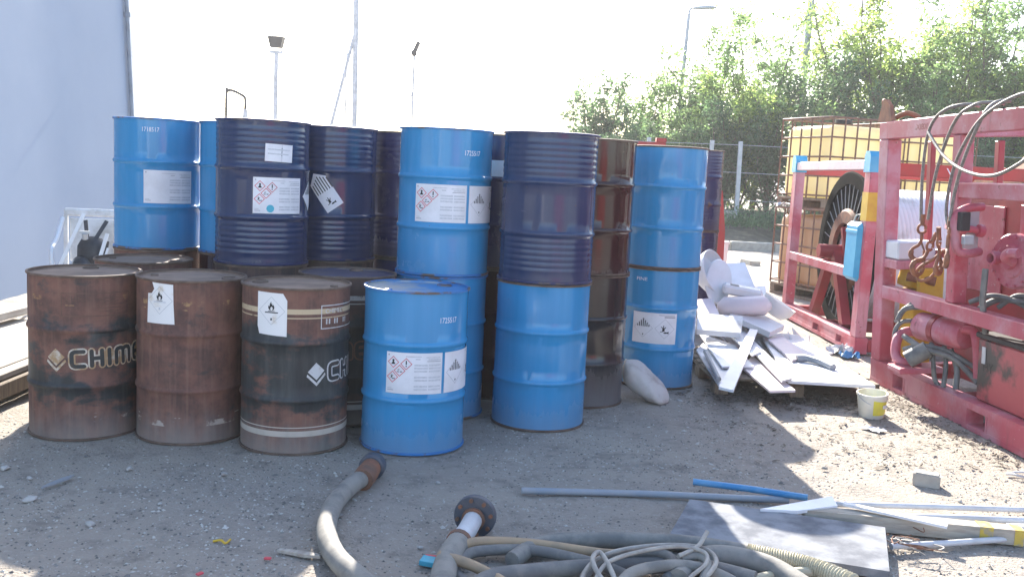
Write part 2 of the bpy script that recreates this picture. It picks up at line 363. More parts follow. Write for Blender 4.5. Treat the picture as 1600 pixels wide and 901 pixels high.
# ================================================================ SETTING
def gh(x, y):
    n = noise.noise(Vector((x*.9, y*.9, 0)))*.012 + noise.noise(Vector((x*3.1, y*3.1, 5)))*.007 + noise.noise(Vector((x*9, y*9, 9)))*.004
    return n - .004
def axis(lo, hi, step, far, lo_far=None):
    a = [lo + i*step for i in range(int((hi-lo)/step)+1)]
    g = step; x = a[-1]
    while x < far: g *= 1.35; x += g; a.append(x)
    g = step; x = a[0]
    while x > -(lo_far or far): g *= 1.35; x -= g; a.insert(0, x)
    return a
xs = axis(-4.5, 5.0, .045, 900); ys = axis(2.6, 9.5, .045, 1800, 300)
vs = []; fs = []
for y in ys:
    for x in xs: vs.append((x, y, gh(x, y) if -6 < x < 8 and 1 < y < 14 else 0.0))
nx = len(xs)
for j in range(len(ys)-1):
    for i in range(nx-1): fs.append((j*nx+i, j*nx+i+1, (j+1)*nx+i+1, (j+1)*nx+i))
me = bpy.data.meshes.new('ground'); me.from_pydata(vs, [], fs); me.materials.append(M['ground'])
me.polygons.foreach_set('use_smooth', [True]*len(fs)); me.update()
tag(put('ground', me), kind='structure')

# loose gravel, uncountable
rg = random.Random(11)
def pebble(mb, x, y, s, z=None):
    z = gh(x, y) if z is None else z
    a = rg.uniform(0, pi); ca, sa = cos(a), sin(a); ex, ey, ez = s*rg.uniform(.7, 1.3), s*rg.uniform(.5, 1), s*rg.uniform(.35, .75)
    P = [(1,0,0),(0,1,0),(-1,0,0),(0,-1,0),(.1,.1,1),(0,0,-.6)]
    vs = []
    for px, py, pz in P:
        px, py, pz = px*ex*rg.uniform(.8, 1.15), py*ey*rg.uniform(.8, 1.15), pz*ez
        vs.append((x+px*ca-py*sa, y+px*sa+py*ca, z+ez*.25+pz))
    mb.add(vs, [(0,1,4),(1,2,4),(2,3,4),(3,0,4),(1,0,5),(2,1,5),(3,2,5),(0,3,5)])
mbs = [MB(), MB(), MB()]
for i in range(46000):
    y = 2.9 + 7.0*rg.random()**1.5; x = rg.uniform(-.62, .60)*y
    if noise.noise(Vector((x*1.3, y*1.3, 3))) + rg.uniform(-.35, .35) < -.05: continue
    s = rg.choice((.002, .003, .003, .004, .005, .006, .007, .009)) * (1 if rg.random() < .97 else 1.8)
    pebble(mbs[rg.choice((0, 1, 1, 1, 2, 2))], x, y, s)
M['pebble2'] = plain('pale_gravel_stone', (.50, .475, .435), .9, (.40, .375, .34), 3)
M['pebble3'] = plain('dark_gravel_stone', (.17, .158, .145), .9, (.11, .104, .097), 3)
for mb, mt, lb in ((mbs[0], 'pebble', 'grey gravel strewn over the yard'), (mbs[1], 'pebble2', 'pale gravel chips strewn over the yard'), (mbs[2], 'pebble3', 'dark gravel strewn over the yard')):
    tag(mb.build('gravel', M[mt]), lb, 'gravel', kind='stuff')
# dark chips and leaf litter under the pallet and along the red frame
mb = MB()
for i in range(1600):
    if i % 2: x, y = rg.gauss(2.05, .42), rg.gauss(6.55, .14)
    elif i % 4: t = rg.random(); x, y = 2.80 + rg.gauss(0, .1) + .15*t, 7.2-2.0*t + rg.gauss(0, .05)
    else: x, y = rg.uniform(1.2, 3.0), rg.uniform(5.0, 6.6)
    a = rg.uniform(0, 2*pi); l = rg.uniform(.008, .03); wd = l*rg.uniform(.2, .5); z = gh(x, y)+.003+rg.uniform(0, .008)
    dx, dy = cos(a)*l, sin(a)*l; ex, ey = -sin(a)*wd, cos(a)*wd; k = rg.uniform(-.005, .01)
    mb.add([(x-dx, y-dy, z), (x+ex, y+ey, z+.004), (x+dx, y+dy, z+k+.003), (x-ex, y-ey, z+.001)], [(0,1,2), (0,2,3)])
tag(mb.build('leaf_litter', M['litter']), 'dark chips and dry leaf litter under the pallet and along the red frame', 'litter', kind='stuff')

# soil bank in front of the fence and a concrete kerb below it
vs = []; fs = []; nx, ny = 90, 16
for j in range(ny+1):
    for i in range(nx+1):
        x = 2.5 + 24*i/nx; y = 22.3 + 12*j/ny
        h = .75*min(1, max(0, j/ny*2.6))*(1 - .15*j/ny) + .22*noise.noise(Vector((x*.8, y*.8, 1))) + .10*noise.noise(Vector((x*2.6, y*2.6, 4)))
        vs.append((x, y, h if 0 < j else -.1))
for j in range(ny):
    for i in range(nx): fs.append((j*(nx+1)+i, j*(nx+1)+i+1, (j+1)*(nx+1)+i+1, (j+1)*(nx+1)+i))
me = bpy.data.meshes.new('soil_bank'); me.from_pydata(vs, [], fs); me.materials.append(M['bank']); me.polygons.foreach_set('use_smooth', [True]*len(fs))
tag(put('soil_bank', me), kind='structure')
mb = MB(); kx = 3.0
while kx < 14:
    mb.bevbox((kx, -.11, -.05), (kx+.98, .11, .2), .02); kx += 1.0
kb = mb.build('kerb', M['concrete']); kb.location = (0, 21.9, 0); kb.rotation_euler = (0, 0, -.05); tag(kb, kind='structure')

# pale wall of the building on the left: its long side runs away from the camera, leaning back a little
root = thing('building', 'pale blue-grey smooth building wall rising on the left behind the drums', 'building')
p0 = Vector((-4.62, 3.0, 0)); p1 = Vector((-5.43, 13.6, 0)); Hh = 9.0; lean = Vector((-.44, 0, 0))
dv = (p1-p0).normalized(); nv = Vector((dv.y, -dv.x, 0))
def wall_quad(mb, a, b, z0, z1, off, th):
    q = []
    for o in (off, off-th):
        for p, z in ((a, z0), (b, z0), (b, z1), (a, z1)): q.append(p + nv*o + lean*(z/Hh) + Vector((0, 0, z)))
    mb.add(q, [(0,1,2,3),(7,6,5,4),(0,4,5,1),(1,5,6,2),(2,6,7,3),(3,7,4,0)])
mb = MB(); wall_quad(mb, p0, p1-dv*.16, -.1, Hh, 0, 6.0); mb.build('wall', M['wall'], root)
mb = MB(); wall_quad(mb, p1-dv*.157, p1+dv*.02, -.1, Hh, .02, 5.9); mb.build('corner_trim', M['wall_trim'], root)
mb = MB(); a = p1 - dv*.24 + nv*.04; mb.tube([a+lean*(z/Hh)+Vector((0, 0, z)) for z in (0, 3, 6, 9)], .03, 8)
for z in (1.2, 3.4, 5.6, 7.8): mb.tube([a+lean*(z/Hh)+Vector((0, 0, z)), a+lean*((z+.06)/Hh)+Vector((0, 0, z+.06))], .045, 8)
mb.build('downpipe', M['pipe_grey'], root, 40)

# chain-link fence: posts and wires
froot = thing('wire_fence', 'wire fence with grey posts in front of the trees', 'fence')
pm = MB().bevbox((-.055, -.05, 0), (.055, .05, 2.35), .01).mesh('fence_post', M['galv'])
for i, (x, y) in enumerate([(1.6, 26.6), (3.6, 26.35), (5.28, 26.15), (6.1, 26.0), (8.6, 25.8), (11.1, 25.5), (13.6, 25.2)]):
    o = put('post', pm, froot); o.location = (x, y, .32); o.rotation_euler = (0, .015*(i % 3-1), 0)
for z in (.75, 1.5, 2.25):
    MB().tube([(1.6, 26.56, .32+z), (3.6, 26.31, .32+z-.02), (6.1, 25.96, .32+z), (8.6, 25.76, .32+z-.02), (13.6, 25.15, .32+z)], .008, 5).build('wire', M['galv'], froot)
MB().bevbox((5.55, 25.6, 0), (6.0, 25.8, .78), .02).build('base_block', M['concrete'], froot)

# ---- trees
def tree_meshes(seed, H, Wd, n_limb, leaves, low=.08):
    r = random.Random(seed); wood = MB(); L = []
    th = H*.42
    wood.tube([(0, 0, -.3), (.04, .02, th*.5), (0, .06, th)], [.13, .1, .07], 7)
    limbs = []
    for i in range(n_limb):
        a = 2*pi*i/n_limb + r.uniform(-.5, .5); z0 = H*r.uniform(low*.5, .42); ln = H*r.uniform(.4, 1.0) - z0*.6
        tilt = r.uniform(.12, .75)*(1.15 if z0 < H*.2 else .8)
        d = Vector((cos(a)*sin(tilt), sin(a)*sin(tilt), cos(tilt)))
        p = Vector((0, 0, z0)); pts = [p.copy()]; q = p.copy()
        for k in range(6):
            d = (d + Vector((r.uniform(-.18, .18), r.uniform(-.18, .18), r.uniform(-.02, .2)))).normalized()
            q = q + d*ln/6
            rad = Vector((q.x, q.y)).length
            if rad > Wd/2: q.x *= Wd/2/rad; q.y *= Wd/2/rad
            q.z = min(q.z, H); pts.append(q.copy())
        wood.tube(pts, [.05*(1-k/7.5) for k in range(7)], 5); limbs.append(pts)
        for k in range(2, 7):
            for s in range(3):
                dd = (Vector((r.gauss(0, 1), r.gauss(0, 1), r.uniform(-.1, 1.1)))).normalized()
                e = pts[k] + dd*r.uniform(.3, .85)*(H/6.5)
                wood.tube([pts[k], (pts[k]+e)/2+Vector((0, 0, .04)), e], [.014, .01, .005], 4, False); limbs.append([pts[k], (pts[k]+e)/2, e])
    tot = sum((l[-1]-l[0]).length for l in limbs)
    lv = []; lf = []
    for l in limbs:
        n = int(leaves*(l[-1]-l[0]).length/tot)+2
        for i in range(n):
            t = r.random()**.6*(len(l)-1); k = min(int(t), len(l)-2); p = l[k].lerp(l[k+1], t-k)
            sp = .13 if len(l) == 3 else .2
            p = p + Vector((r.gauss(0, sp), r.gauss(0, sp), r.gauss(0, sp*.8)))
            if p.z < .02: p.z = r.uniform(.02, .3)
            ln = r.uniform(.12, .24); wd = ln*r.uniform(.28, .46)
            d = Vector((r.gauss(0, 1), r.gauss(0, 1), r.gauss(.35, .7))).normalized(); s = d.cross(Vector((r.gauss(0,1), r.gauss(0,1), r.gauss(0,1)))).normalized()*wd*.5; nn = d.cross(s).normalized()*ln*.1
            b0 = len(lv); lv += [p, p+d*ln*.5+s+nn, p+d*ln, p+d*ln*.5-s+nn]; lf += [(b0, b0+1, b0+2), (b0, b0+2, b0+3)]
    lm = bpy.data.meshes.new('crown'); lm.from_pydata([tuple(q) for q in lv], [], lf)
    return wood.mesh('trunk', M['bark'], 60), lm
protos = []
for i, (H, Wd, nl, lv) in enumerate([(6.8, 4.6, 15, 8200), (7.6, 4.4, 15, 8000), (5.0, 4.2, 15, 7600), (7.2, 5.2, 17, 9000)]):
    wm, lm = tree_meshes(40+i, H, Wd, nl, lv); mm = {}
    for k in 'ABC': q = lm.copy(); q.materials.append(M['leaf'+k]); mm[k] = q
    protos.append((wm, mm))
trees = [  # x, y, proto, scale, rot, leaf, label
    (2.5, 30.5, 2, .84, .3, 'C', 'small dark tree at the left end of the tree row'),
    (4.2, 31.0, 2, .88, 2.1, 'A', 'low green tree just left of the pale street lamp'),
    (5.8, 30.2, 0, .97, 1.1, 'A', 'tall green tree whose crown hides the shaft of the curved street lamp'),
    (6.6, 28.2, 2, .84, 4.0, 'B', 'bright green bushy tree right behind the grey fence post'),
    (7.7, 30.8, 3, .90, 5.2, 'A', 'broad green tree between the street lamp and the thick plain pole'),
    (9.3, 28.6, 2, .98, 1.9, 'C', 'dark low tree behind the left stack of caged tanks'),
    (9.9, 31.0, 0, .82, 3.3, 'A', 'green tree right of the thick plain pole, its top well below the frame'),
    (11.3, 30.0, 1, 1.12, .7, 'B', 'tall bright green tree above the caged tanks'),
    (12.2, 28.4, 2, .92, 5.6, 'A', 'low green tree behind the rusty lifting lug'),
    (13.3, 30.6, 1, 1.0, 2.6, 'A', 'tall slender green tree above the red top beam'),
    (14.6, 28.8, 2, .95, .2, 'B', 'low bright green tree seen under the red top beam'),
    (15.0, 30.2, 3, 1.12, 4.4, 'A', 'tall broad green tree nearest the right edge of the picture'),
    (17.0, 29.6, 1, 1.08, 1.5, 'C', 'tall dark green tree cut by the right edge of the picture'),
]
for k_, (bx_, by_, bs_) in enumerate([(1.6, 28.6, .5), (3.3, 28.0, .55), (4.9, 27.7, .62), (5.95, 27.5, .66), (7.3, 27.5, .68), (8.6, 27.3, .68), (10.4, 27.4, .66), (13.2, 27.2, .64), (15.6, 27.4, .64)]):
    trees.append((bx_, by_, 2, bs_, k_*1.7, 'CCA'[k_ % 3], ['leftmost low bush hidden behind the upper drums', 'low bush behind the brown and right blue drums', 'low dark bush behind the far dark drum stack', 'low bush just left of the grey fence post', 'low bush just right of the grey fence post', 'low bush at the left edge of the caged tanks', 'low bush behind the left caged tank stack', 'low bush behind the right caged tank stack', 'low bush seen at the right edge under the red top beam'][k_]))
for x, y, pr, s, rz, lf, lb in trees:
    t = thing('tree', lb, 'tree', (x, y, .35), (0, 0, rz), 'trees behind the fence'); t.scale = (s, s, s)
    put('trunk', protos[pr][0], t); put('crown', protos[pr][1][lf], t)
# low weeds on the bank, uncountable
r = random.Random(8); lv = []; lf = []
for i in range(120):
    cx, cy = r.uniform(4.5, 10), r.uniform(23.2, 26.5); sz = r.uniform(.12, .45)
    for k in range(34):
        p = Vector((cx+r.gauss(0, sz*.5), cy+r.gauss(0, sz*.5), .45+abs(r.gauss(0, sz*.6)))); ln = r.uniform(.07, .16)
        d = Vector((r.gauss(0, 1), r.gauss(0, 1), r.gauss(.6, .6))).normalized(); s = d.orthogonal().normalized()*ln*.22
        b0 = len(lv); lv += [p, p+d*ln*.5+s, p+d*ln, p+d*ln*.5-s]; lf += [(b0, b0+1, b0+2, b0+3)]
me = bpy.data.meshes.new('weeds'); me.from_pydata([tuple(q) for q in lv], [], lf); me.materials.append(M['leafC'])
tag(put('weeds', me), 'low green weeds growing over the soil bank', 'weeds', kind='stuff')

# ---- poles and lamps against the sky
t = thing('floodlight_pole', 'thin pole with a dark box floodlight on top, left of the tall braced pole', 'floodlight', (-7.75, 30, 0))
MB().tube([(0, 0, 0), (0, 0, 4.85)], .07, 10).build('pole', M['pole'], t, 40)
MB().box((-.2, -.05, 4.85), (.2, .05, 4.93)).build('bracket', M['pole'], t)
MB().add([(-.17,-.14,5.03),(.17,-.14,5.03),(.17,.14,5.03),(-.17,.14,5.03),(-.24,-.2,5.36),(.24,-.2,5.36),(.24,.2,5.36),(-.24,.2,5.36)], [(0,3,2,1),(4,5,6,7),(0,1,5,4),(1,2,6,5),(2,3,7,6),(3,0,4,7)]).bar((-.16,0,4.9),(-.16,0,5.1),.02).bar((.16,0,4.9),(.16,0,5.1),.02).build('lamp_head', M['dark'], t)
t = thing('braced_mast', 'tallest grey mast with a long diagonal brace, rising out of the picture', 'mast', (-5.26, 30, 0))
MB().tube([(.06, 0, 0), (-.06, 0, 9)], .085, 10).build('pole', M['pole'], t, 40)
MB().tube([(-1.35, 0, 0), (-.05, 0, 5.55)], .055, 8).build('brace', M['pole'], t, 40)
t = thing('thin_pole', 'very thin short pole with a small lamp just left of the tall braced mast', 'pole', (-5.72, 31, 0))
MB().tube([(0, 0, 0), (0, 0, 5.35)], .03, 8).build('pole', M['pole'], t, 40)
MB().bevbox((.18, -.06, 5.22), (.34, .06, 5.36), .03).bar((0, 0, 5.28), (.2, 0, 5.3), .025).build('lamp_head', M['pole'], t)
t = thing('camera_pole', 'thin pole with a small camera on top and a thin brace, above the blue drum', 'pole', (-3.42, 30, 0))
MB().tube([(0, 0, 0), (0, 0, 5.05)], .035, 8).build('pole', M['pole'], t, 40)
MB().tube([(-.52, 0, 1.5), (0, 0, 4.0)], .018, 6).build('brace', M['pole'], t, 40)
MB().bevbox((-.09, -.1, 4.98), (.07, .1, 5.16), .04).bar((0, 0, 5.1), (.13, 0, 5.42), .09, .12).build('camera_head', M['dark'], t)
t = thing('curved_pipe_post', 'small bent pipe post sticking up above the ribbed dark blue drum', 'pipe post', (-9.3, 30, 0))
MB().tube(curve([(0, 0, 0), (0, 0, 3.4), (.05, 0, 3.62), (.2, 0, 3.64), (.52, 0, 3.5), (.6, 0, 3.38), (.6, 0, 3.05)], 5), .045, 8).build('bent_pipe', M['dark'], t, 40)
MB().tube([(.6, 0, 3.08), (.6, 0, 2.75)], [.07, .09], 8).build('nozzle', M['pole'], t, 40)
t = thing('street_lamp', 'pale curved street lamp rising out of the trees', 'street lamp', (5.2, 32, -.28))
MB().tube([(0, 0, .2), (.22, 0, 7.3)], [.1, .06], 10).build('pole', M['pole'], t, 40)
MB().tube(curve([(.22, 0, 7.28), (.26, 0, 7.46), (.45, 0, 7.52)], 4), .035, 8).build('arm', M['pole'], t, 40)
MB().lathe([(.02, -.4), (.09, -.34), (.12, -.1), (.12, .15), (.06, .4), (.01, .42)], 12, Matrix.Translation((.72, 0, 7.52)) @ Matrix.Rotation(pi/2-.08, 4, 'Y') @ Matrix.Scale(.6, 4, (1, 0, 0))).build('lamp_head', M['galv'], t, 50)
t = thing('plain_pole', 'thick plain grey pole rising between the trees', 'pole', (9.4, 32, 0))
MB().tube([(-.05, 0, 0), (.05, 0, 10)], .11, 10).build('pole', M['pole'], t, 40)

# ================================================================ DRUMS
RB = .284
def decal(name, polys, mat, parent, phi, z, lift, r=RB, rot=0, mesh=None, tex=None):
    """flat print shapes (u to the right, v up) bent round the drum"""
    bm = bmesh.new()
    for i, p in enumerate(polys):
        vv = [bm.verts.new((a*cos(rot)-b*sin(rot), a*sin(rot)+b*cos(rot), i*8e-6)) for a, b in p]
        try: bm.faces.new(vv)
        except ValueError: pass
    if mesh:
        V, F, (ox, oy, sx, sy) = mesh
        vv = [bm.verts.new(((a*sx+ox)*cos(rot)-(b*sy+oy)*sin(rot), (a*sx+ox)*sin(rot)+(b*sy+oy)*cos(rot), 0)) for a, b in V]
        for f in F:
            try: bm.faces.new([vv[k] for k in f])
            except ValueError: pass
    x0 = min(v.co.x for v in bm.verts); x1 = max(v.co.x for v in bm.verts); st = .016; x = x0 + st
    while x < x1:
        bmesh.ops.bisect_plane(bm, geom=bm.verts[:]+bm.edges[:]+bm.faces[:], plane_co=(x, 0, 0), plane_no=(1, 0, 0)); x += st
    for v in bm.verts:
        a = phi + v.co.x/r; R = r + lift + v.co.z; v.co = Vector((R*sin(a), -R*cos(a), z + v.co.y))
    me = bpy.data.meshes.new(name); bm.to_mesh(me); bm.free(); me.materials.append(mat)
    return put(name, me, parent)

def text_mesh(s, size=1.0):
    cu = bpy.data.curves.new('lettering', 'FONT'); cu.body = s; cu.size = size; cu.align_x = 'CENTER'; cu.align_y = 'CENTER'; cu.resolution_u = 3
    ob = bpy.data.objects.new('lettering', cu); C.objects.link(ob)
    dg = bpy.context.evaluated_depsgraph_get(); me = bpy.data.meshes.new_from_object(ob.evaluated_get(dg))
    V = [(v.co.x, v.co.y) for v in me.vertices]; F = [tuple(p.vertices) for p in me.polygons]
    bpy.data.objects.remove(ob); bpy.data.curves.remove(cu); bpy.data.meshes.remove(me)
    return V, F
def rect(x0, y0, x1, y1): return [(x0, y0), (x1, y0), (x1, y1), (x0, y1)]
def disc(x, y, r, n=10): return [(x+r*cos(2*pi*k/n), y+r*sin(2*pi*k/n)) for k in range(n)]
def diamond(x, y, d): return [(x, y-d), (x+d, y), (x, y+d), (x-d, y)]
def ring4(x, y, d, t):
    a = diamond(x, y, d); b = diamond(x, y, d-t)
    return [[a[i], a[(i+1) % 4], b[(i+1) % 4], b[i]] for i in range(4)]
def frame_polys(x0, y0, x1, y1, t): return [rect(x0, y0, x1, y0+t), rect(x0, y1-t, x1, y1), rect(x0, y0+t, x0+t, y1-t), rect(x1-t, y0+t, x1, y1-t)]
def ribbon(path, wd, n=10):
    out = []
    for (ax, ay), (bx, by) in zip(path, path[1:]):
        l = sqrt((bx-ax)**2+(by-ay)**2) or 1; nx, ny = -(by-ay)/l*wd/2, (bx-ax)/l*wd/2
        out.append([(ax+nx, ay+ny), (ax-nx, ay-ny), (bx-nx, by-ny), (bx+nx, by+ny)])
    return out + [disc(x, y, wd/2, n) for x, y in path]
def flame(x, y, s):
    P = [(-.28,-.5),(-.45,-.2),(-.4,.12),(-.25,-.05),(-.22,.3),(-.02,.62),(.02,.25),(.12,.38),(.14,.1),(.28,.22),(.42,-.1),(.38,-.35),(.25,-.5),(.1,-.5),(.2,-.25),(.05,-.02),(-.1,-.15),(-.16,-.32),(-.05,-.5)]
    return [[(x+a*s, y+b*s) for a, b in P], rect(x-.45*s, y-.66*s, x+.45*s, y-.58*s)]
def stripes9(x, y, d):
    out = []
    for k in range(-3, 4):
        px = x + k*d*.2; top = y + d*(.92 - abs(k)*.2); out.append(rect(px-d*.05, y+.12*d, px+d*.05, top))
    return out
def eco(x, y, s):
    T = [(-.35,-.2),(-.3,.15),(-.5,.4),(-.42,.45),(-.22,.2),(-.2,.6),(-.1,.6),(-.1,.2),(.12,.42),(.18,.36),(-.02,.08),(0,-.2)]
    Fs = [(-.2,-.42),(.05,-.28),(.35,-.3),(.55,-.2),(.55,-.55),(.35,-.45),(.05,-.5)]
    return [[(x+a*s, y+b*s) for a, b in T], [(x+a*s, y+b*s) for a, b in Fs], rect(x-.6*s, y-.3*s, x-.25*s, y-.22*s)]
def hazard_label(par, phi, z0, z1, wd, sticker=False, plain_one=False):
    """the white label with four red diamonds and blocks of small print"""
    h = z1-z0; lb = decal('label', [rect(-wd/2, 0, wd/2, h)], M['paper'], par, phi, z0, .0016)
    P = lambda fu, fv: (-wd/2 + fu*wd, h*(1-fv))
    if not plain_one:
        d = wd*.105; red = []; ink = []
        for fu, fv in ((.13, .24), (.36, .27), (.245, .44), (.12, .60)): red += ring4(*P(fu, fv), d, d*.16)
        x, y = P(.13, .24); ink += [disc(x, y+.3*d, d*.2), [(x-.4*d, y-.35*d), (x+.4*d, y-.35*d), (x, y+.25*d)]]
        x, y = P(.36, .27); ink += [rect(x-.1*d, y-.12*d, x+.1*d, y+.55*d), disc(x, y-.38*d, d*.12)]
        x, y = P(.245, .44); ink += [rect(x-.45*d, y-.25*d, x-.05*d, y-.12*d), rect(x+.08*d, y-.25*d, x+.45*d, y-.1*d), [(x-.3*d, y+.05*d), (x, y+.15*d), (x, y+.25*d), (x-.35*d, y+.2*d)]]
        x, y = P(.12, .60); ink += eco(x, y, d*.75)
        decal('hazard_diamonds', red, M['ink_red'], lb, phi, z0, .0022); decal('pictograms', ink, M['ink'], lb, phi, z0, .0022)
    g = [rect(*P(.35, .10), *P(.62, .075)), rect(*P(.74, .17), *P(.97, .135)), rect(*P(.70, .115), *P(.96, .09))]
    for k in range(9):
        if k in (3, 6): continue
        v = .27 + k*.074
        g += [rect(*P(.50, v+.045), *P(.73, v)), rect(*P(.75, v+.045), *P(.97, v))]
    decal('small_print', g, M['ink_grey'], lb, phi, z0, .0022)
    decal('small_print', [rect(*P(.52, .155), *P(.60, .14)), rect(*P(.03, .93), *P(.14, .91)), rect(*P(.03, .88), *P(.11, .87)), disc(*P(.045, .07), wd*.015), rect(*P(.72, .205), *P(.97, .19))], M['ink_faint'], lb, phi, z0, .0024)
    if sticker: decal('round_sticker', [disc(*P(.33, .86), wd*.075, 16)], M['sticker'], lb, phi, z0, .0026)
def class9_label(par, phi, z0, z1, wd):
    h = z1-z0; lb = decal('label', [rect(-wd/2, 0, wd/2, h)], M['paper'], par, phi, z0, .0016)
    a, b = -wd*.24, wd*.24; y = h*.5; d = min(wd*.22, h*.44)
    decal('diamond_outline', ring4(a, y, d, .0025)+ring4(b, y, d, .0025), M['ink_faint'], lb, phi, z0, .0022)
    decal('stripes', stripes9(a, y, d), M['ink'], lb, phi, z0, .0024); decal('pictogram', eco(b, y-d*.1, d*.75), M['ink'], lb, phi, z0, .0024); decal('class_mark', [rect(a-.004, y-d*.75, a+.004, y-d*.6)], M['ink'], lb, phi, z0, .0024)
    decal('small_print', [rect(wd*.1, h*.93, wd*.45, h*.95), rect(wd*.22, h*.86, wd*.46, h*.9)], M['ink_faint'], lb, phi, z0, .0022)
def flame_label(par, phi, z0, wd, hh, torn):
    if torn: pl = [(-wd/2, 0), (wd/2, 0), (wd/2-.006, hh*.5), (wd/2-.008, hh*.97), (-wd*.28, hh), (-wd*.2, hh*.84), (-wd*.3, hh*.73), (-wd*.46, hh*.72)]
    else: pl = [(-wd/2+.012, .004), (wd/2, -.004), (wd/2, hh*.82), (wd/2-.022, hh-.004), (-wd/2, hh), (-wd/2, hh*.2)]
    lb = decal('label', [pl], M['paper_stained'], par, phi, z0, .0016)
    d = wd*.44; y = hh*.57
    decal('diamond_outline', ring4(0, y, d, .002), M['ink_faint'], lb, phi, z0, .0022)
    decal('pictograms', flame(0, y+d*.32, d*.55), M['ink'], lb, phi, z0, .0024)
    decal('small_print', [rect(-d*.5, y-d*.16, d*.5, y-d*.08), rect(-d*.06, y-d*.68, d*.06, y-d*.52)], M['ink_grey' if torn else 'ink'], lb, phi, z0, .0026)
GL = {'C': (.75, [[(.75,1),(.2,1),(.05,.93),(0,.78),(0,.22),(.05,.07),(.2,0),(.75,0)]]),
      'H': (.65, [[(0,0),(0,1)], [(.65,0),(.65,1)], [(0,.5),(.65,.5)]]), 'I': (.0, [[(0,0),(0,1)]]),
      'm': (1.05, [[(0,0),(0,.8),(.06,.95),(.2,1),(.36,1),(.48,.95),(.52,.8),(.52,0)], [(.52,.8),(.58,.95),(.7,1),(.86,1),(1.0,.95),(1.05,.8),(1.05,0)]]),
      'E': (.7, [[(.7,1),(.2,1),(.05,.93),(0,.78),(0,.22),(.05,.07),(.2,0),(.7,0)], [(0,.5),(.58,.5)]])}
def logo(par, phi, z, outer, inner):
    """diamond mark and outlined rounded letters; phi is where the first letter starts"""
    S = .078; x = .018; A = []; B = []
    for ch in 'CHImEC':
        wd, strokes = GL[ch]
        for st in strokes:
            q = [(x+a*S*1.0, b*S) for a, b in st]; A += ribbon(q, .037); B += ribbon(q, .021, 8)
        x += wd*S*1.0 + .038
    lg = decal('brand_logo', A, outer, par, phi, z, .0012, rot=.035)
    decal('letter_fill', B, inner, lg, phi, z, .0030, rot=.035)
    cx, cy, d = -.062, .052, .046
    decal('diamond_mark', [diamond(cx, cy, d), [(cx-d*1.05, cy-.012), (cx, cy-d*1.05-.012), (cx, cy-d*1.05-.03), (cx-d*1.05-.004, cy-.024)], [(cx+d*1.05, cy-.012), (cx, cy-d*1.05-.012), (cx, cy-d*1.05-.03), (cx+d*1.05+.004, cy-.024)]], outer, lg, phi, z, .0014, rot=.035)
def brand_box(par, phi, z0, z1, wd, mat, small):
    h = z1-z0; q = decal('printed_panel', frame_polys(0, 0, wd, h, .005), mat, par, phi, z0, .0014)
    V, F = text_mesh('CHIMEC', 1); decal('lettering', [], mat, q, phi, z0, .0018, mesh=(V, F, (wd*.24, h*.74, .034, .034)))
    decal('small_print', [rect(wd*.08+k*wd*.05, h*.2, wd*.08+k*wd*.05+wd*.025, h*.42) for k in (0, 1, 3, 4, 7, 8)] if small else [rect(wd*.52, h*(.2+.14*k), wd*(.8+.05*(k % 3)), h*(.23+.14*k)) for k in range(5)], mat, q, phi, z0, .0016)
def number(par, phi, z, s='1725517', hgt=.032):
    V, F = text_mesh(s, 1); decal('stencilled_number', [], M['stencil'], par, phi, z, .0014, mesh=(V, F, (0, 0, hgt*1.02, hgt*1.3)))

def drum_body(rng, ribbed, dents):
    prof = [(.276, .004), (RB, .010), (RB, .03)]
    if ribbed:
        z = .06
        while z < .265: prof += [(RB-.0024, z), (RB, z+.0085), (RB, z+.0225), (RB-.0024, z+.031)]; z += .0345
    else: prof += [(RB, .09), (RB, .16), (RB, .23)]
    prof += [(RB, .272), (RB+.0035, .277), (RB+.0085, .286), (RB+.0085, .294), (RB+.0035, .303), (RB, .308), (RB, .37), (RB, .44), (RB, .51), (RB, .572), (RB+.0035, .577), (RB+.0085, .586), (RB+.0085, .594), (RB+.0035, .603), (RB, .608)]
    if ribbed:
        z = .632
        while z < .81: prof += [(RB-.0024, z), (RB, z+.0085), (RB, z+.0225), (RB-.0024, z+.031)]; z += .0345
        prof += [(RB, .85)]
    else: prof += [(RB, .66), (RB, .70), (RB, .74), (RB, .78), (RB, .82), (RB, .85)]
    prof += [(RB, .868), (.276, .874)]
    mb = MB().lathe(prof, 84)
    ks = [(k, rng.uniform(0, 6.28), rng.uniform(0, 6.28), rng.uniform(.5, 1)/sqrt(k)) for k in (2, 3, 4, 5, 7, 9, 12)]
    out = []
    for x, y, z in mb.v:
        a = atan2(x, -y); r = sqrt(x*x+y*y)
        w = sum(am*sin(k*a+p+2.2*sin(z*3+q)) for k, p, q, am in ks)*.00055
        w *= min(1, z/.1)*min(1, (.88-z)/.1); dr = min(0, w-.0007)
        for da, dz, wa, wz, dep in dents:
            e = ((a-da)/wa)**2 + ((z-dz)/wz)**2
            if e < 4: dr -= dep*max(0, 1-sqrt(e)/2)**1.5
        s = (r+dr)/r; out.append((x*s, y*s, z))
    mb.v = out; return mb
rim_prof = lambda z: [(.279, z-.008), (.2905, z-.008), (.2925, z-.003), (.2915, z+.003), (.286, z+.005), (.280, z+.003)]
rim_me = {}; lid_me = {}; bung_me = {}
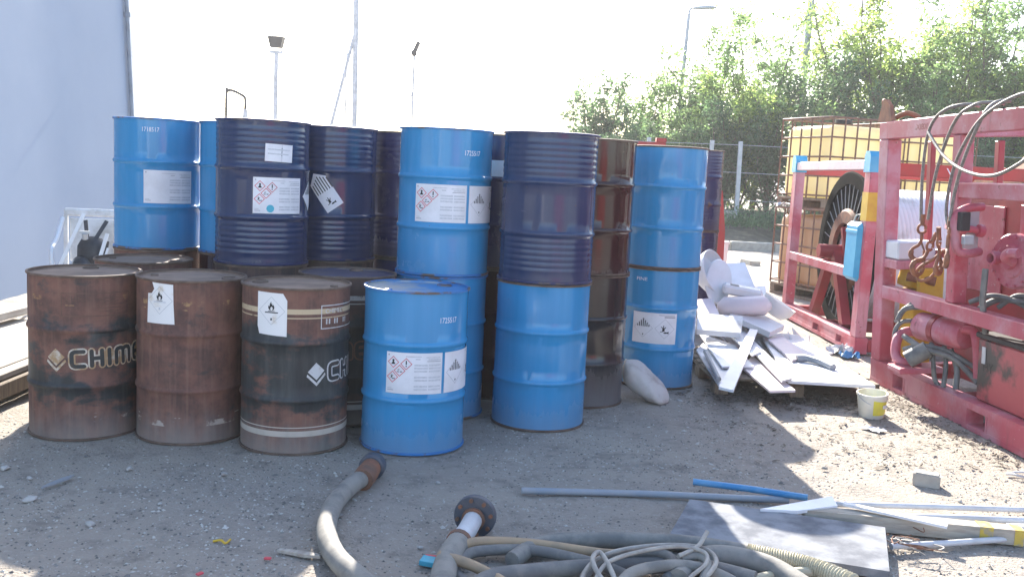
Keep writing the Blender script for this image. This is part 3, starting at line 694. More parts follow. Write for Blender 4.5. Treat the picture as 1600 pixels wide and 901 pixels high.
def drum(name, x, y, z, kind, label, ribbed=False, bung=2.6, dents=(), rot=0, seed=0, tilt=(0, 0)):
    body, rim, lid = {'blue': ('blue', 'chime_blue', 'lid_blue'), 'bluer': ('blue', 'chime_rust', 'lid_blue'), 'navy': ('navy', 'chime_navy', 'lid_navy'), 'plum': ('plum', 'chime_rust', 'lid_rust'),
                      'umber': ('umber', 'chime_rust', 'lid_rust'), 'black': ('black', 'chime_rust', 'lid_rust'), 'rustA': ('rustA', 'chime_rust', 'lid_rust'), 'rustB': ('rustB', 'chime_rust', 'lid_rust'),
                      'rustC': ('rustC', 'chime_rust', 'lid_rust'), 'rustD': ('rustD', 'chime_rust', 'lid_navy')}[kind]
    if body == 'blue' and z > .5: body = 'blue2'
    d = thing(name, label, 'drum', (x, y, z), (tilt[0], tilt[1], atan2(-x, y)+rot), 'steel drums standing two high in the yard')
    drum_body(random.Random(seed), ribbed, dents).build('body', M[body], d, 35)
    if rim not in rim_me: rim_me[rim] = [MB().lathe(rim_prof(zz), 72, closed=True).mesh('rim', M[rim], 50) for zz in (.875, .009)]
    for me in rim_me[rim]: put('rim', me, d)
    if lid not in lid_me:
        lid_me[lid] = MB().lathe([(.2795, .872), (.276, .862), (.262, .860), (.258, .863), (.2, .864), (.1, .866), (.02, .866)], 60, cap1=True).mesh('lid', M[lid], 30)
        bung_me[lid] = [MB().lathe([(.044, .862), (.042, .872), (.034, .875), (.033, .870), (.012, .870), (.011, .873)], 18, cap1=True).mesh('bung', M[rim], 35), MB().lathe([(.022, .863), (.02, .872), (.01, .873)], 12, cap1=True).mesh('bung', M[rim], 35)]
    put('lid', lid_me[lid], d)
    for k, (me, a) in enumerate(zip(bung_me[lid], (bung, bung+pi))):
        o = put('bung', me, d); o.location = (.205*sin(a), -.205*cos(a), 0)
    return d
D = radians
Z2 = .8825
# ---- lower tier
d = drum('steel_drum', -2.332, 5.070, 0, 'rustA', 'rusty brown drum at the far left with a full outlined brand name across it', bung=3.0, seed=1)
logo(d, D(-17), .40, M['logo_tan'], M['logo_dark']); brand_box(d, D(-24), .665, .79, .36, M['logo_ghost'], False)
d = drum('steel_drum', -1.754, 5.089, 0, 'rustB', 'rusty brown drum with a torn flame label, second from the left', bung=1.25, seed=2)
logo(d, D(-188), .40, M['logo_tan'], M['rustfit']); flame_label(d, D(-34), .648, .165, .215, True)
d = drum('steel_drum', -1.159, 5.006, 0, 'rustC', 'rusty black drum with white stripes and a clean flame label', bung=-1.9, seed=3)
logo(d, D(35), .395, M['logo_white'], M['logo_dark']); flame_label(d, D(-26), .632, .165, .222, False); brand_box(d, D(26), .665, .79, .36, M['logo_white'], True)
d = drum('steel_drum', -.521, 5.113, 0, 'blue', 'bright blue drum standing alone in front with its dusty lid showing', bung=2.3, seed=4)
hazard_label(d, 0, .335, .555, .305); class9_label(d, D(33)+.16/RB, .335, .555, .31); number(d, D(37), .725)
d = drum('steel_drum', -.445, 5.831, 0, 'blue', 'lower blue drum half hidden behind the front blue drum', bung=1, seed=5)
d = drum('steel_drum', .195, 5.694, 0, 'bluer', 'lower blue drum with a creased dent, carrying a ribbed dark blue drum', bung=1, seed=6, dents=[(D(-8), .80, .22, .05, .012), (D(0), .71, .10, .12, .006), (D(45), .5, .1, .1, .004)])
d = drum('steel_drum', .50, 6.32, 0, 'black', 'dusty black drum on the ground right of the front blue stack', bung=1, seed=7)
d = drum('steel_drum', 1.112, 7.0, 0, 'bluer', 'lower blue drum at the right end, with a striped diamond label', bung=1, seed=8)
class9_label(d, D(-5), .335, .56, .33); 
V, F = text_mesh('FINE', 1); decal('stencilled_word', [], M['stencil'], d, D(-28), .80, .0014, mesh=(V, F, (0, 0, .045, .035)))
drum('steel_drum', -2.30, 5.80, 0, 'rustB', 'rusty drum behind the two left rusty drums, only its dusty lid showing', bung=1.1, seed=9)
d = drum('steel_drum', -.99, 5.60, 0, 'rustD', 'black drum with pale stripes squeezed between the striped rusty drum and the front blue drum', bung=2.9, seed=10)
logo(d, D(-60), .40, M['logo_ghost'], M['logo_dark'])
drum('steel_drum', -1.60, 5.92, 0, 'rustD', 'dark lower drum under the ribbed dark blue drum with hazard label', bung=1, seed=11)
for xx, yy, kd, sd_, lb in ((-2.504, 6.558, 'rustA', 12, 'rusty lower drum hidden under the leftmost upper blue drum'), (-1.90, 6.52, 'umber', 13, 'dark lower drum under the narrow slice of upper blue drum'),
                            (-1.25, 6.42, 'rustD', 14, 'dark lower drum under the ribbed drum with a tilted striped label'), (-.77, 6.80, 'plum', 15, 'dark lower drum under the plum drum left of the middle blue stack'),
                            (-.08, 6.42, 'umber', 16, 'dark lower drum in the gap between the two front blue stacks'), (.80, 7.40, 'umber', 18, 'lower drum of the stack hidden behind the brown drum'), (1.28, 8.36, 'plum', 17, 'lower drum of the stack hidden behind the right blue stack')):
    drum('steel_drum', xx, yy, 0, kd, lb, seed=sd_)
# ---- upper tier
d = drum('steel_drum', -2.504, 6.558, Z2, 'blue', 'leftmost upper blue drum with a plain white label', seed=21)
hazard_label(d, D(15), .315, .535, .33, plain_one=True); number(d, D(-10), .80, '1718517')
drum('steel_drum', -1.90, 6.52, Z2, 'blue', 'upper blue drum seen only as a narrow slice left of the ribbed dark blue drum', seed=22)
d = drum('steel_drum', -1.60, 5.92, Z2, 'navy', 'ribbed dark blue upper drum with a hazard label and a small white notice', ribbed=True, seed=23)
hazard_label(d, D(20), .318, .535, .31, sticker=True)
nb = decal('notice', [rect(-.085, 0, .013, .105), rect(.017, 0, .085, .105)], M['paper'], d, D(19), .63, .003, rot=-.03)
decal('small_print', [rect(-.07, .068, .065, .076), rect(-.07, .042, .06, .05), rect(.012, 0, .018, .035), rect(.012, .085, .017, .105)], M['ink_grey'], nb, D(19), .63, .004, rot=-.03)
lb = decal('label', [diamond(0, 0, .092)], M['paper'], d, D(76), .425, .0016); decal('stripes', stripes9(0, 0, .085), M['ink'], lb, D(76), .425, .0022)
d = drum('steel_drum', -1.25, 6.42, Z2, 'navy', 'ribbed dark blue upper drum with a tilted striped diamond label', ribbed=True, seed=24)
lb = decal('label', [rect(-.062, -.105, .062, .105), [(-.062, .105), (.062, .105), (0, .16)]], M['paper'], d, D(-9), .435, .0016, rot=.62)
decal('stripes', [rect(-.052+k*.018, .02, -.045+k*.018, .095+.012*(3-abs(k-3))) for k in range(7)], M['ink'], lb, D(-9), .435, .0024, rot=.62); tag(decal('pictograms', eco(.0, -.05, .05), M['ink'], lb, D(-9), .435, .0024, rot=.62), kind='stuff')
drum('steel_drum', -.77, 6.80, Z2, 'plum', 'worn plum upper drum just left of the middle blue stack', ribbed=True, seed=25)
d = drum('steel_drum', -.445, 5.831, Z2, 'blue', 'upper blue drum in the middle with a hazard label and number near its top', seed=26, dents=[(D(-25), .72, .2, .1, .004)])
hazard_label(d, D(-5), .322, .545, .317); class9_label(d, D(29.5)+.16/RB, .322, .545, .31); number(d, D(33), .735)
d = drum('steel_drum', -.08, 6.42, Z2, 'plum', 'dark upper drum with a white paper in the gap between the two front blue stacks', seed=27)
decal('label', [rect(-.075, 0, .075, .11)], M['paper'], d, D(-10), .60, .0016)
drum('steel_drum', .195, 5.694, Z2, 'navy', 'ribbed dark blue upper drum without labels on the dented blue drum', ribbed=True, seed=28)
drum('steel_drum', .50, 6.32, Z2, 'umber', 'glossy dark brown upper drum on the dusty black drum', seed=29)
drum('steel_drum', 1.112, 7.0, Z2, 'bluer', 'upper blue drum at the right end with a small dent near its top', seed=30, dents=[(D(2), .69, .16, .05, .014)])
drum('steel_drum', .80, 7.40, Z2, 'umber', 'upper drum of the stack hidden behind the brown drum', seed=34)
drum('steel_drum', 1.28, 8.36, Z2, 'plum', 'upper drum of the stack hidden behind the right blue stack', seed=31)
# far stack on its own low pallet
pal = thing('wooden_pallet', 'low wooden pallet under the far stack of dark drums', 'pallet', (1.99, 10.5, 0))
for k in range(5): MB().bevbox((-.5, -.5+.205*k, .08), (.5, -.5+.205*k+.16, .1), .004).build('board', M['wood'], pal)
for k in (-.45, 0, .45): MB().bevbox((k-.05, -.5, 0), (k+.05, .48, .079), .004).build('bearer', M['wood'], pal)
drum('steel_drum', 1.99, 10.5, .104, 'plum', 'lower dark drum of the far stack beside the white scrap heap', ribbed=True, seed=32)
drum('steel_drum', 1.99, 10.5, .104+Z2, 'plum', 'upper dark blue and rust drum of the far stack beside the white scrap heap', ribbed=True, seed=33)

# ================================================================ LEFT: PLANKS, CHAIR, PACK
rp = random.Random(5)
plank_spec = [(-3.04, -2.955, .165, .205, 4.2, 7.30, 'narrow edge plank nearest the rusty drums on the low deck'), (-3.345, -3.05, .16, .212, 4.3, 7.45, 'wide sunlit plank beside the narrow edge plank'),
              (-3.60, -3.352, .16, .208, 4.2, 7.38, 'middle sunlit plank of the low deck'), (-3.84, -3.607, .16, .212, 4.4, 7.42, 'sunlit plank of the low deck nearest the building wall')]
for a, b, z0, z1, y0, y1, lb in plank_spec:
    tag(MB().bevbox((a, y0, z0), (b, y1, z1), .006).build('plank', M['wood_pale']), lb, 'plank', 'sunlit planks left of the drums')
o = MB().bevbox((-.22, -1.2, -.03), (.22, 1.2, .03), .006).build('plank', M['wood_pale']); o.location = (-3.98, 6.0, .285); o.rotation_euler = (0, .0, -.04)
tag(o, 'thick plank lying on top of the low deck by the wall', 'plank', 'sunlit planks left of the drums')
tag(MB().bevbox((-3.02, 4.2, .062), (-2.93, 7.2, .160), .008).build('timber_beam', M['wood']), 'long shaded timber beam under the right edge of the planks', 'timber')
for i, (y, lb) in enumerate(((4.75, 'short bearer timber under the near end of the planks'), (7.0, 'short bearer timber under the far end of the planks'))):
    tag(MB().bevbox((-3.9, y, 0), (-2.98, y+.12, .058), .005).build('bearer', M['wood']), lb, 'timber', 'bearers under the planks')
# stacked beams carry the inner planks
tag(MB().bevbox((-3.84, 4.4, .062), (-3.12, 7.1, .157), .008).build('timber_beam', M['wood']), 'broad dark timber hidden under the middle of the planks', 'timber')

ch = thing('plastic_chair', 'white plastic chair standing by the wall behind the rusty drums', 'chair', (-3.90, 8.55, 0), (0, 0, .25))
mb = MB(); mb.bevbox((-.24, .16, .92), (.24, .2, .99), .012)
for s in (-1, 1): mb.bar((s*.225, .18, .45), (s*.225, .18, .93), .035)
mb.bevbox((-.19, .165, .5), (.19, .19, .90), .01); mb.build('backrest', M['pvc_dirty'], ch)
MB().bevbox((-.24, -.24, .42), (.24, .2, .46), .015).build('seat', M['pvc_dirty'], ch)
for sx in (-1, 1):
    MB().bar((sx*.2, -.2, .42), (sx*.23, -.26, 0), .04).build('leg', M['pvc_dirty'], ch); MB().bar((sx*.2, .17, .42), (sx*.23, .26, 0), .04).build('leg', M['pvc_dirty'], ch)
    MB().tube(curve([(sx*.25, .17, .9), (sx*.27, .0, .72), (sx*.27, -.2, .64), (sx*.25, -.24, .44)], 5), .02, 8).build('armrest', M['pvc'], ch, 50)
for a_, b_ in (((-.19, -.27, .5), (.0, -.2, .97)), ((.12, -.28, .5), (.2, -.24, .8))): MB().bar(a_, b_, .03, .02, (0, 1, 0)).build('slat', M['pvc'], ch)
bp = thing('harness_pack', 'black harness pack with straps and a grey round bottle end hung on the white chair', 'pack', (-3.80, 8.40, .44), (0, 0, .25)); bp.scale = (.85, .85, .85)
MB().lathe([(.01, 0), (.12, .02), (.15, .12), (.145, .28), (.10, .36), (.02, .38)], 20, Matrix.Scale(.8, 4, (0, 1, 0))).build('bag', M['pack'], bp, 50)
MB().lathe([(.02, -.05), (.07, -.04), (.085, 0), (.085, .2), (.06, .26), (.02, .28)], 18, Matrix.Translation((-.11, -.02, .09)) @ Matrix.Rotation(pi/2, 4, 'X') @ Matrix.Rotation(.25, 4, 'Y')).build('cylinder', M['pack'], bp, 50)
MB().lathe([(.07, 0), (.066, .012), (.01, .014)], 20, Matrix.Translation((-.11, -.125, .09)) @ Matrix.Rotation(pi/2, 4, 'X'), cap0=True, cap1=True).build('bottle_end', M['silver'], bp, 40)
for a, b in (((-.03, -.08, .33), (-.08, .1, .54)), ((.03, -.08, .33), (.13, .1, .54)), ((.12, -.1, .05), (.16, -.06, .34))):
    MB().bar(a, b, .04, .012, (0, 1, 0)).build('strap', M['pack'], bp)
MB().bar((.10, -.14, .02), (.17, -.08, .27), .022, .01, (0, 1, 0)).build('buckle_strap', M['pvc'], bp)
MB().tube([(-.05, -.1, .36), (-.05, -.12, .42)], .03, 10).bar((-.1, -.11, .43), (0, -.11, .43), .03).build('valve', M['silver'], bp, 40)

# ================================================================ RIGHT: SKID WITH HYDRAULICS
skA_rot = (0.0, -.058, .065)
skA = thing('hydraulic_skid', 'large faded red hydraulic power skid in an open steel frame at the right edge', 'skid frame', (2.93, 7.38, 0), skA_rot)
from mathutils import Euler
MA = Matrix.Translation((2.93, 7.38, 0)) @ Euler(skA_rot).to_matrix().to_4x4(); MAi = MA.inverted()
def la(p): return MAi @ Vector(p)
L = -2.8; Wd = 1.65; pk = M['pink']
def pocket_beam(x0, x1, y0, y1, z0, z1, holes):
    mb = MB(); t = .012; zz0, zz1 = z0+.035, z1-.045
    mb.box((x0, y0, zz1), (x1, y1, z1)); mb.box((x0, y0, z0), (x1, y1, zz0))
    ys_ = [y0] + [v for h in holes for v in h] + [y1]
    for k in range(0, len(ys_), 2): mb.box((x0+.003, ys_[k], zz0), (x1-.003, ys_[k+1], zz1))
    for h in holes:
        mb.box((x0-.002, h[0]-t, zz0-.002), (x0+.06, h[0]+.001, zz1+.002)); mb.box((x0-.002, h[1]-.001, zz0-.002), (x0+.06, h[1]+t, zz1+.002))
    return mb
hA = sorted([(-.50, -.33), (-1.60, -1.38)])
pocket_beam(0, .12, L, .06, 0, .185, hA).build('base_beam', pk, skA)
pocket_beam(Wd-.12, Wd, L, .06, 0, .185, hA).build('base_beam', pk, skA)
for y in (0, -1.0, -1.9, L+.1): MB().box((.121, y-.08, .03), (Wd-.121, y, .15)).build('cross_beam', M['red'], skA)
for x in (0, Wd-.11):
    for y in (-.09, L): MB().bevbox((x, y, .186), (x+.11, y+.15, 1.915), .006).build('post', pk, skA)
    MB().bevbox((x-.003, L, 1.917), (x+.11, .06, 2.05), .006).build('top_beam', pk, skA)
    MB().bevbox((x-.002, L+.151, .69), (x+.09, -.092, .79), .006).build('mid_rail', pk, skA)
for y in (-.02, L+.05): MB().bevbox((.112, y-.04, 1.93), (Wd-.112, y+.05, 2.04), .006).build('top_beam', pk, skA)
MB().bevbox((.004, -1.13, .792), (.10, -1.03, 1.915), .006).build('post', pk, skA)
MB().bevbox((.002, L+.151, 1.50), (.09, -1.132, 1.60), .006).build('upper_rail', pk, skA)
lug = MB().prism([(-.13, 0), (.12, 0), (.07, .12), (.0, .17), (-.05, .15)], .03, frame_m((.03, -.02, 2.052), (0, -1, 0), (0, 0, 1))).build('lifting_lug', M['hook'], skA)
MB().tube(curve([(.02, -.02, 2.16), (.02, .05, 2.22), (.05, .1, 2.17), (.1, .05, 2.13)], 6), .014, 8).build('shackle', M['hook'], lug, 50)
MB().tube(curve([(.06, -.08, 2.08), (.12, -.14, 2.11), (.2, -.18, 2.07)], 4), .02, 8).build('shackle_pin', M['hook'], lug, 50)
V, F = text_mesh('XIBX', 1)     # worn lettering on the outer face of the top beam
q = frame_m((-.0055, -.62, 1.985), (0, -1, 0), (0, 0, 1)); me = bpy.data.meshes.new('worn_lettering'); me.from_pydata([tuple(q @ Vector((a*.075, b*.06, 0))) for a, b in V], [], F); me.materials.append(M['red']); put('worn_lettering', me, skA)
# red bulkhead, door panels
MB().bevbox((.30, -2.72, .19), (.36, -.62, 1.49), .006).build('bulkhead', M['red'], skA)
MB().bevbox((.285, -1.75, .9), (.298, -1.38, 1.46), .004).bevbox((.285, -1.2, .85), (.298, -.72, 1.44), .004).bevbox((.285, -2.3, .9), (.298, -1.80, 1.46), .004).build('access_panel', M['pink'], skA)
MB().bevbox((.55, -1.1, .19), (.9, -.2, .68), .02).build('engine_block', M['dark'], skA)
# gearbox flange, big round with bolts and boss
gm = frame_m(la((3.122, 5.850, 1.123)), MAi.to_3x3() @ Vector((.3, -1, .05)), (0, 0, 1))
gb = MB().lathe([(.02, .06), (.05, .06), (.055, .03), (.10, .03), (.108, .015), (.165, .012), (.175, 0), (.175, -.03), (.15, -.04), (.13, -.16)], 40, gm, cap0=True).build('gearbox', pk, skA, 35)
for k in range(14): MB().tube([gm @ Vector((.155*cos(k*pi/7), .155*sin(k*pi/7), .01)), gm @ Vector((.155*cos(k*pi/7), .155*sin(k*pi/7), .028))], .009, 6).build('bolt', pk, gb)
MB().lathe([(.03, .05), (.042, .05), (.045, .11), (.03, .112), (.028, .07)], 20, gm @ Matrix.Translation((-.07, .02, 0))).build('port', pk, gb, 35)
MB().tube(curve([gm @ Vector(p) for p in ((.05, .0, .05), (.06, .03, .12), (.10, .06, .13), (.16, .06, .12))], 5), .03, 10).build('elbow_pipe', pk, gb, 50)
# pipe loop and valves on the bulkhead
MB().tube(curve([la(p) for p in ((3.016, 6.100, 1.448), (2.891, 6.050, 1.432), (2.830, 6.050, 1.379), (2.834, 6.050, 1.268), (2.862, 6.050, 1.166), (2.930, 6.050, 1.145), (3.028, 6.100, 1.158))], 6), .028, 10).build('pipe_loop', pk, skA, 50)
MB().tube([la((2.840, 6.200, 1.314)), la((3.080, 6.150, 1.287))], .024, 10).tube([la((2.934, 6.200, 1.306)), la((2.972, 6.200, 1.299))], .04, 10).tube([la((3.029, 6.150, 1.292)), la((3.063, 6.150, 1.290))], .042, 10).build('valve_pipe', pk, skA, 40)
MB().bevbox((-.03, -.03, -.06), (.03, .03, .06), .006, Matrix.Translation(la((2.859, 6.000, 1.351)))).build('solenoid', M['dark'], skA)
MB().bevbox((-.05, -.02, -.14), (.05, .02, .14), .006, Matrix.Translation(la((3.027, 6.250, 1.286)))).build('valve_plate', M['galv'], skA)
MB().bevbox((-.035, -.02, -.03), (.035, .02, .03), .006, Matrix.Translation(la((2.897, 6.000, 1.234)))).build('gauge_block', M['galv'], skA)
MB().tube([la((2.981, 5.900, 1.063)), la((2.983, 5.900, 0.859)), la((3.052, 5.950, 0.647))], .02, 8).build('drain_pipe', M['hyd'], skA, 40)
# accumulator cylinder and red pipework below the mid rail
c0 = la((2.978, 6.750, 0.563)); c1 = la((3.112, 6.300, 0.533)); am = frame_m(c0, (0, 0, 1), (0, 1, 0)); dx = (c1-c0)
q = frame_m(c0, dx.cross(Vector((0, 0, 1))), Vector((0, 0, 1))); l_ = dx.length; sg = 1 if (q.to_3x3() @ Vector((0, 0, 1))).dot(dx) > 0 else -1
ac = MB().lathe([(.02, 0), (.085, .004), (.1, .025), (.1, l_-.03), (.085, l_-.005), (.03, l_)], 24, q @ Matrix.Scale(sg, 4, (0, 0, 1)), cap0=True, cap1=True).build('accumulator', pk, skA, 35)
MB().lathe([(.101, l_*.4), (.108, l_*.4), (.108, l_*.5), (.101, l_*.5)], 24, q @ Matrix.Scale(sg, 4, (0, 0, 1)), closed=True).build('clamp_band', M['red'], ac, 35)
MB().tube(curve([la(p) for p in ((3.020, 6.800, 0.500), (2.902, 6.800, 0.503), (2.826, 6.750, 0.451), (2.807, 6.700, 0.341), (2.847, 6.650, 0.301), (2.953, 6.600, 0.317))], 6), .035, 10).build('pump_pipe', pk, skA, 50)
MB().tube([la((2.829, 6.550, 0.339)), la((2.943, 6.500, 0.433))], .06, 14).build('pump_motor', M['hyd'], skA, 40)
MB().bevbox((-.16, -.1, -.02), (.16, .1, .02), .006, Matrix.Translation(la((2.912, 6.600, 0.273)))).build('pump_foot', pk, skA)
MB().tube(curve([la(p) for p in ((3.069, 6.300, 0.610), (3.119, 6.250, 0.608), (3.130, 6.200, 0.521), (3.162, 6.200, 0.304))], 6), .03, 10).build('elbow_pipe', pk, skA, 50)
# hydraulic hoses, world points
HZ = [[(2.833, 6.800, 0.585), (2.885, 6.800, 0.673), (3.002, 6.750, 0.696), (3.097, 6.700, 0.680)], [(2.831, 6.750, 0.309), (2.823, 6.800, 0.490), (2.880, 6.800, 0.578), (3.013, 6.750, 0.588)],
      [(2.837, 6.650, 0.399), (2.918, 6.550, 0.445), (3.055, 6.450, 0.435), (3.193, 6.300, 0.350)], [(2.849, 6.700, 0.485), (2.921, 6.500, 0.432), (3.082, 6.400, 0.391), (3.192, 6.250, 0.259)],
      [(2.984, 6.550, 0.472), (2.989, 6.500, 0.344), (3.010, 6.500, 0.230), (3.030, 6.450, 0.168)], [(3.053, 6.500, 0.462), (3.057, 6.450, 0.335), (3.032, 6.400, 0.185)], [(3.076, 6.450, 0.449), (3.111, 6.400, 0.325), (3.095, 6.350, 0.177)],
      [(2.863, 6.850, 0.627), (2.951, 6.800, 0.715), (3.076, 6.700, 0.660), (3.127, 6.650, 0.624)], [(3.002, 6.100, 0.824), (3.092, 6.000, 0.884), (3.185, 5.900, 0.869), (3.280, 5.800, 0.806)],
      [(3.069, 6.100, 0.784), (3.136, 6.000, 0.861), (3.219, 5.850, 0.869), (3.315, 5.800, 0.849)], [(3.141, 6.000, 0.811), (3.202, 5.900, 0.902), (3.290, 5.800, 0.888)]]
for k, pts in enumerate(HZ):
    MB().tube(curve([la(p) for p in pts], 8), .017 if k % 3 else .021, 8).build('hydraulic_hose', M['hyd'], skA, 60)
# oil tank with worn lettering
t0 = la((3.063, 6.050, 0.546)); mb = MB().bevbox((t0.x, t0.y-1.3, .19), (t0.x+.45, t0.y, .60), .012)
tk = mb.build('oil_tank', M['hy_tank'], skA)
MB().bevbox((t0.x-.012, t0.y-1.3, .602), (t0.x+.46, t0.y+.012, .635), .006).build('tank_lid', M['dark'], tk)
V, F = text_mesh('HY', 1); q = frame_m((t0.x-.003, t0.y-.13, .42), (0, -1, 0), (0, 0, 1)); me = bpy.data.meshes.new('lettering'); me.from_pydata([tuple(q @ Vector((a*.09, b*.09, 0))) for a, b in V], [], F); me.materials.append(M['ink']); put('lettering', me, tk)
MB().bevbox((t0.x-.008, t0.y-.10, .44), (t0.x-.001, t0.y-.06, .55), .002).build('sight_glass', M['conduit_w'], tk)
# white control box, yellow motor at the far end
b0 = la((3.058, 7.200, 1.082)); MB().bevbox((b0.x-.16, b0.y-.1, b0.z-.07), (b0.x+.14, b0.y+.12, b0.z+.07), .012).build('control_box', M['pvc'], skA)
MB().bevbox((b0.x-.17, b0.y-.11, b0.z-.14), (b0.x+.15, b0.y+.13, b0.z-.072), .006).build('box_shelf', pk, skA)
b0 = la((3.111, 7.250, 0.906)); MB().lathe([(.02, -.13), (.09, -.12), (.1, -.08), (.1, .1), (.07, .13), (.03, .14)], 20, Matrix.Translation(b0) @ Matrix.Rotation(.3, 4, 'Y'), cap0=True, cap1=True).build('yellow_motor', M['yellow'], skA, 35)
MB().bevbox((b0.x-.06, b0.y-.2, b0.z-.2), (b0.x+.14, b0.y-.16, b0.z+.05), .01).build('yellow_bracket', M['yellow'], skA)
MB().tube([(b0.x-.1, b0.y-.1, b0.z-.02), (b0.x+.06, b0.y-.22, b0.z-.05)], .035, 10).build('motor_coupling', M['rustfit'], skA, 40)
MB().bevbox((b0.x-.06, b0.y-.12, .16), (b0.x+.1, b0.y+.1, b0.z-.13), .01).build('motor_stand', M['yellow'], skA)
MB().bevbox((.35, -.98, 1.02), (.95, -.16, 1.08), .006).build('deck_shelf', M['red'], skA)
MB().bevbox((.36, -.06, .19), (.40, .0, 1.9), .004).bevbox((.9, -.06, .19), (.95, .0, 1.9), .004).build('end_stud', M['red'], skA)

# wire rope slings over the top beam, with hooks
slings = [([(2.900, 5.256, 2.081), (2.830, 5.393, 2.102), (2.780, 5.614, 2.033), (2.775, 5.829, 1.924), (2.790, 6.056, 1.704), (2.800, 6.135, 1.449), (2.800, 6.086, 1.318)], 'wire rope sling hanging furthest right over the red top beam'),
          ([(2.920, 5.699, 2.087), (2.840, 5.720, 2.077), (2.780, 5.742, 1.989), (2.785, 5.925, 1.747), (2.800, 6.038, 1.534), (2.800, 6.066, 1.348)], 'wire rope sling second from the right over the red top beam'),
          ([(2.950, 5.830, 2.083), (2.860, 5.847, 2.087), (2.790, 5.892, 2.068), (2.775, 6.087, 1.980), (2.790, 6.307, 1.677), (2.800, 6.387, 1.341)], 'wire rope sling with a wide bend, third from the right'),
          ([(2.940, 6.130, 2.088), (2.850, 6.098, 2.093), (2.785, 6.220, 2.074), (2.775, 6.390, 2.009), (2.780, 6.489, 1.877), (2.790, 6.521, 1.616), (2.800, 6.496, 1.326)], 'wire rope sling hanging furthest left, nearest the corner post')]
for pts, lb in slings:
    tag(MB().tube(curve(pts, 8), .011, 8).build('wire_rope', M['rope'], None, 60), lb, 'wire rope', 'wire rope slings on the red skid')
tag(MB().tube(curve([(2.770, 6.459, 1.931), (2.765, 6.168, 1.762), (2.760, 5.828, 1.662), (2.760, 5.487, 1.639), (2.770, 5.198, 1.721), (2.790, 5.010, 1.840)], 8), .011, 8).build('wire_rope', M['rope'], None, 60), 'slack wire rope looping sideways behind the hanging slings', 'wire rope', 'wire rope slings on the red skid')
hooks = [((2.800, 6.468, 1.253), .0, 'small rusty hook hanging highest among the hooks'), ((2.795, 6.320, 1.149), .5, 'rusty hook hanging lowest left, its open jaw down'), ((2.800, 6.185, 1.186), -.3, 'rusty hook in the middle of the hook cluster'), ((2.800, 6.062, 1.253), .2, 'rusty hook furthest right, nearest the pipe loop')]
for k, (p, a, lb) in enumerate(hooks):
    h = thing('lifting_hook', lb, 'hook', p, (0, a, .4*k), 'rusty lifting hooks')
    MB().tube([(.028*cos(t*.5), 0, .02+.032*sin(t*.5)) for t in range(13)], .009, 8, closed=False).build('eye', M['hook'], h, 60)
    MB().tube(curve([(0, 0, 0), (.005, 0, -.05), (-.01, 0, -.09), (-.05, 0, -.12), (-.055, 0, -.17), (-.01, 0, -.20), (.035, 0, -.175), (.035, 0, -.13)], 6), [.012]*20+[.018]*15+[.014]*8, 8).build('hook_body', M['hook'], h, 60)
    MB().bar((.0, 0, -.06), (.034, 0, -.135), .02, .006).build('safety_latch', M['rustfit'], h)
    MB().tube([(0, 0, .04), (0, 0, .12)], .016, 8).build('ferrule', M['hook'], h, 50)
tag(MB().tube(curve([(2.721, 6.300, 0.987), (2.744, 6.300, 0.932), (2.802, 6.280, 0.950), (2.842, 6.260, 1.019), (2.899, 6.280, 1.097), (2.886, 6.300, 1.138), (2.824, 6.300, 1.079), (2.751, 6.300, 1.032)], 6, True), .011, 8, closed=True).build('shackle_ring', M['hook'], None, 60), 'long pale rusty link hanging under the hooks', 'link')

# ================================================================ REEL SKID
skB = thing('reel_skid_frame', 'faded red open frame with blue corner tips holding a hose reel, behind the hydraulic skid', 'skid frame', (3.17, 8.5, 0))
LB = 2.4; WB = 2.15
hB = [(.35, .5), (1.05, 1.22)]
for x in (0, WB-.12): pocket_beam(x, x+.12, 0, LB, .02, .17, hB).build('base_beam', pk, skB)
for x in (0, WB-.1):
    for y, nm in ((0, 0), (LB-.14, 1)):
        MB().bevbox((x, y, .171), (x+.1, y+.14, 1.70), .006).build('post', pk, skB)
        MB().prism([(-.075, -.02), (.075, -.02), (.075, .12), (.05, .17), (-.04, .17), (-.075, .12)], .128, frame_m((x-.014, y+.07, 1.70), (0, 1, 0), (0, 0, 1))).build('corner_tip', M['bluebag'], skB) if x == 0 else None
    MB().bevbox((x-.003, .15, 1.702), (x+.1, LB-.15, 1.79), .006).build('top_beam', M['frame_sky_sheen'], skB)
    MB().bevbox((x-.002, .142, .69), (x+.08, LB-.142, .78), .006).build('mid_rail', pk, skB)
for y in (.01, LB-.11): MB().bevbox((.102, y, 1.66), (WB-.102, y+.09, 1.775), .006).build('top_cross_beam', M['redbright'], skB); 
for y in (.0, LB-.1, 1.2): MB().bevbox((.122, y, .04), (WB-.122, y+.1, .15), .006).build('cross_beam', M['red'], skB)
V, F = text_mesh('VAR', 1); me = bpy.data.meshes.new('lettering'); me.from_pydata([(.80 + a*.13, .007, 1.715 + b*.085) for a, b in V], [], F); me.materials.append(M['stencil']); put('lettering', me, skB)
MB().box((-.004, -.004, 1.24), (.104, .144, 1.5)).build('yellow_band', M['yellow'], skB)
for s in (-1, 1): MB().bar((.17, 1.25+s*.5, .16), (.17, 1.25+s*.06, .86), .09, .1).build('reel_stand', M['red'], skB)
for s in (-1, 1): MB().bar((WB-.17, 1.25+s*.5, .16), (WB-.17, 1.25+s*.06, .86), .09, .1).build('reel_stand', M['red'], skB)
rl = thing('hose_reel', 'big black spoked hose reel wound with white hose inside the red frame', 'reel', (3.17, 9.75, .87))
RX = Matrix.Rotation(pi/2, 4, 'Y')
def at_x(x): return Matrix.Translation((x, 0, 0)) @ RX
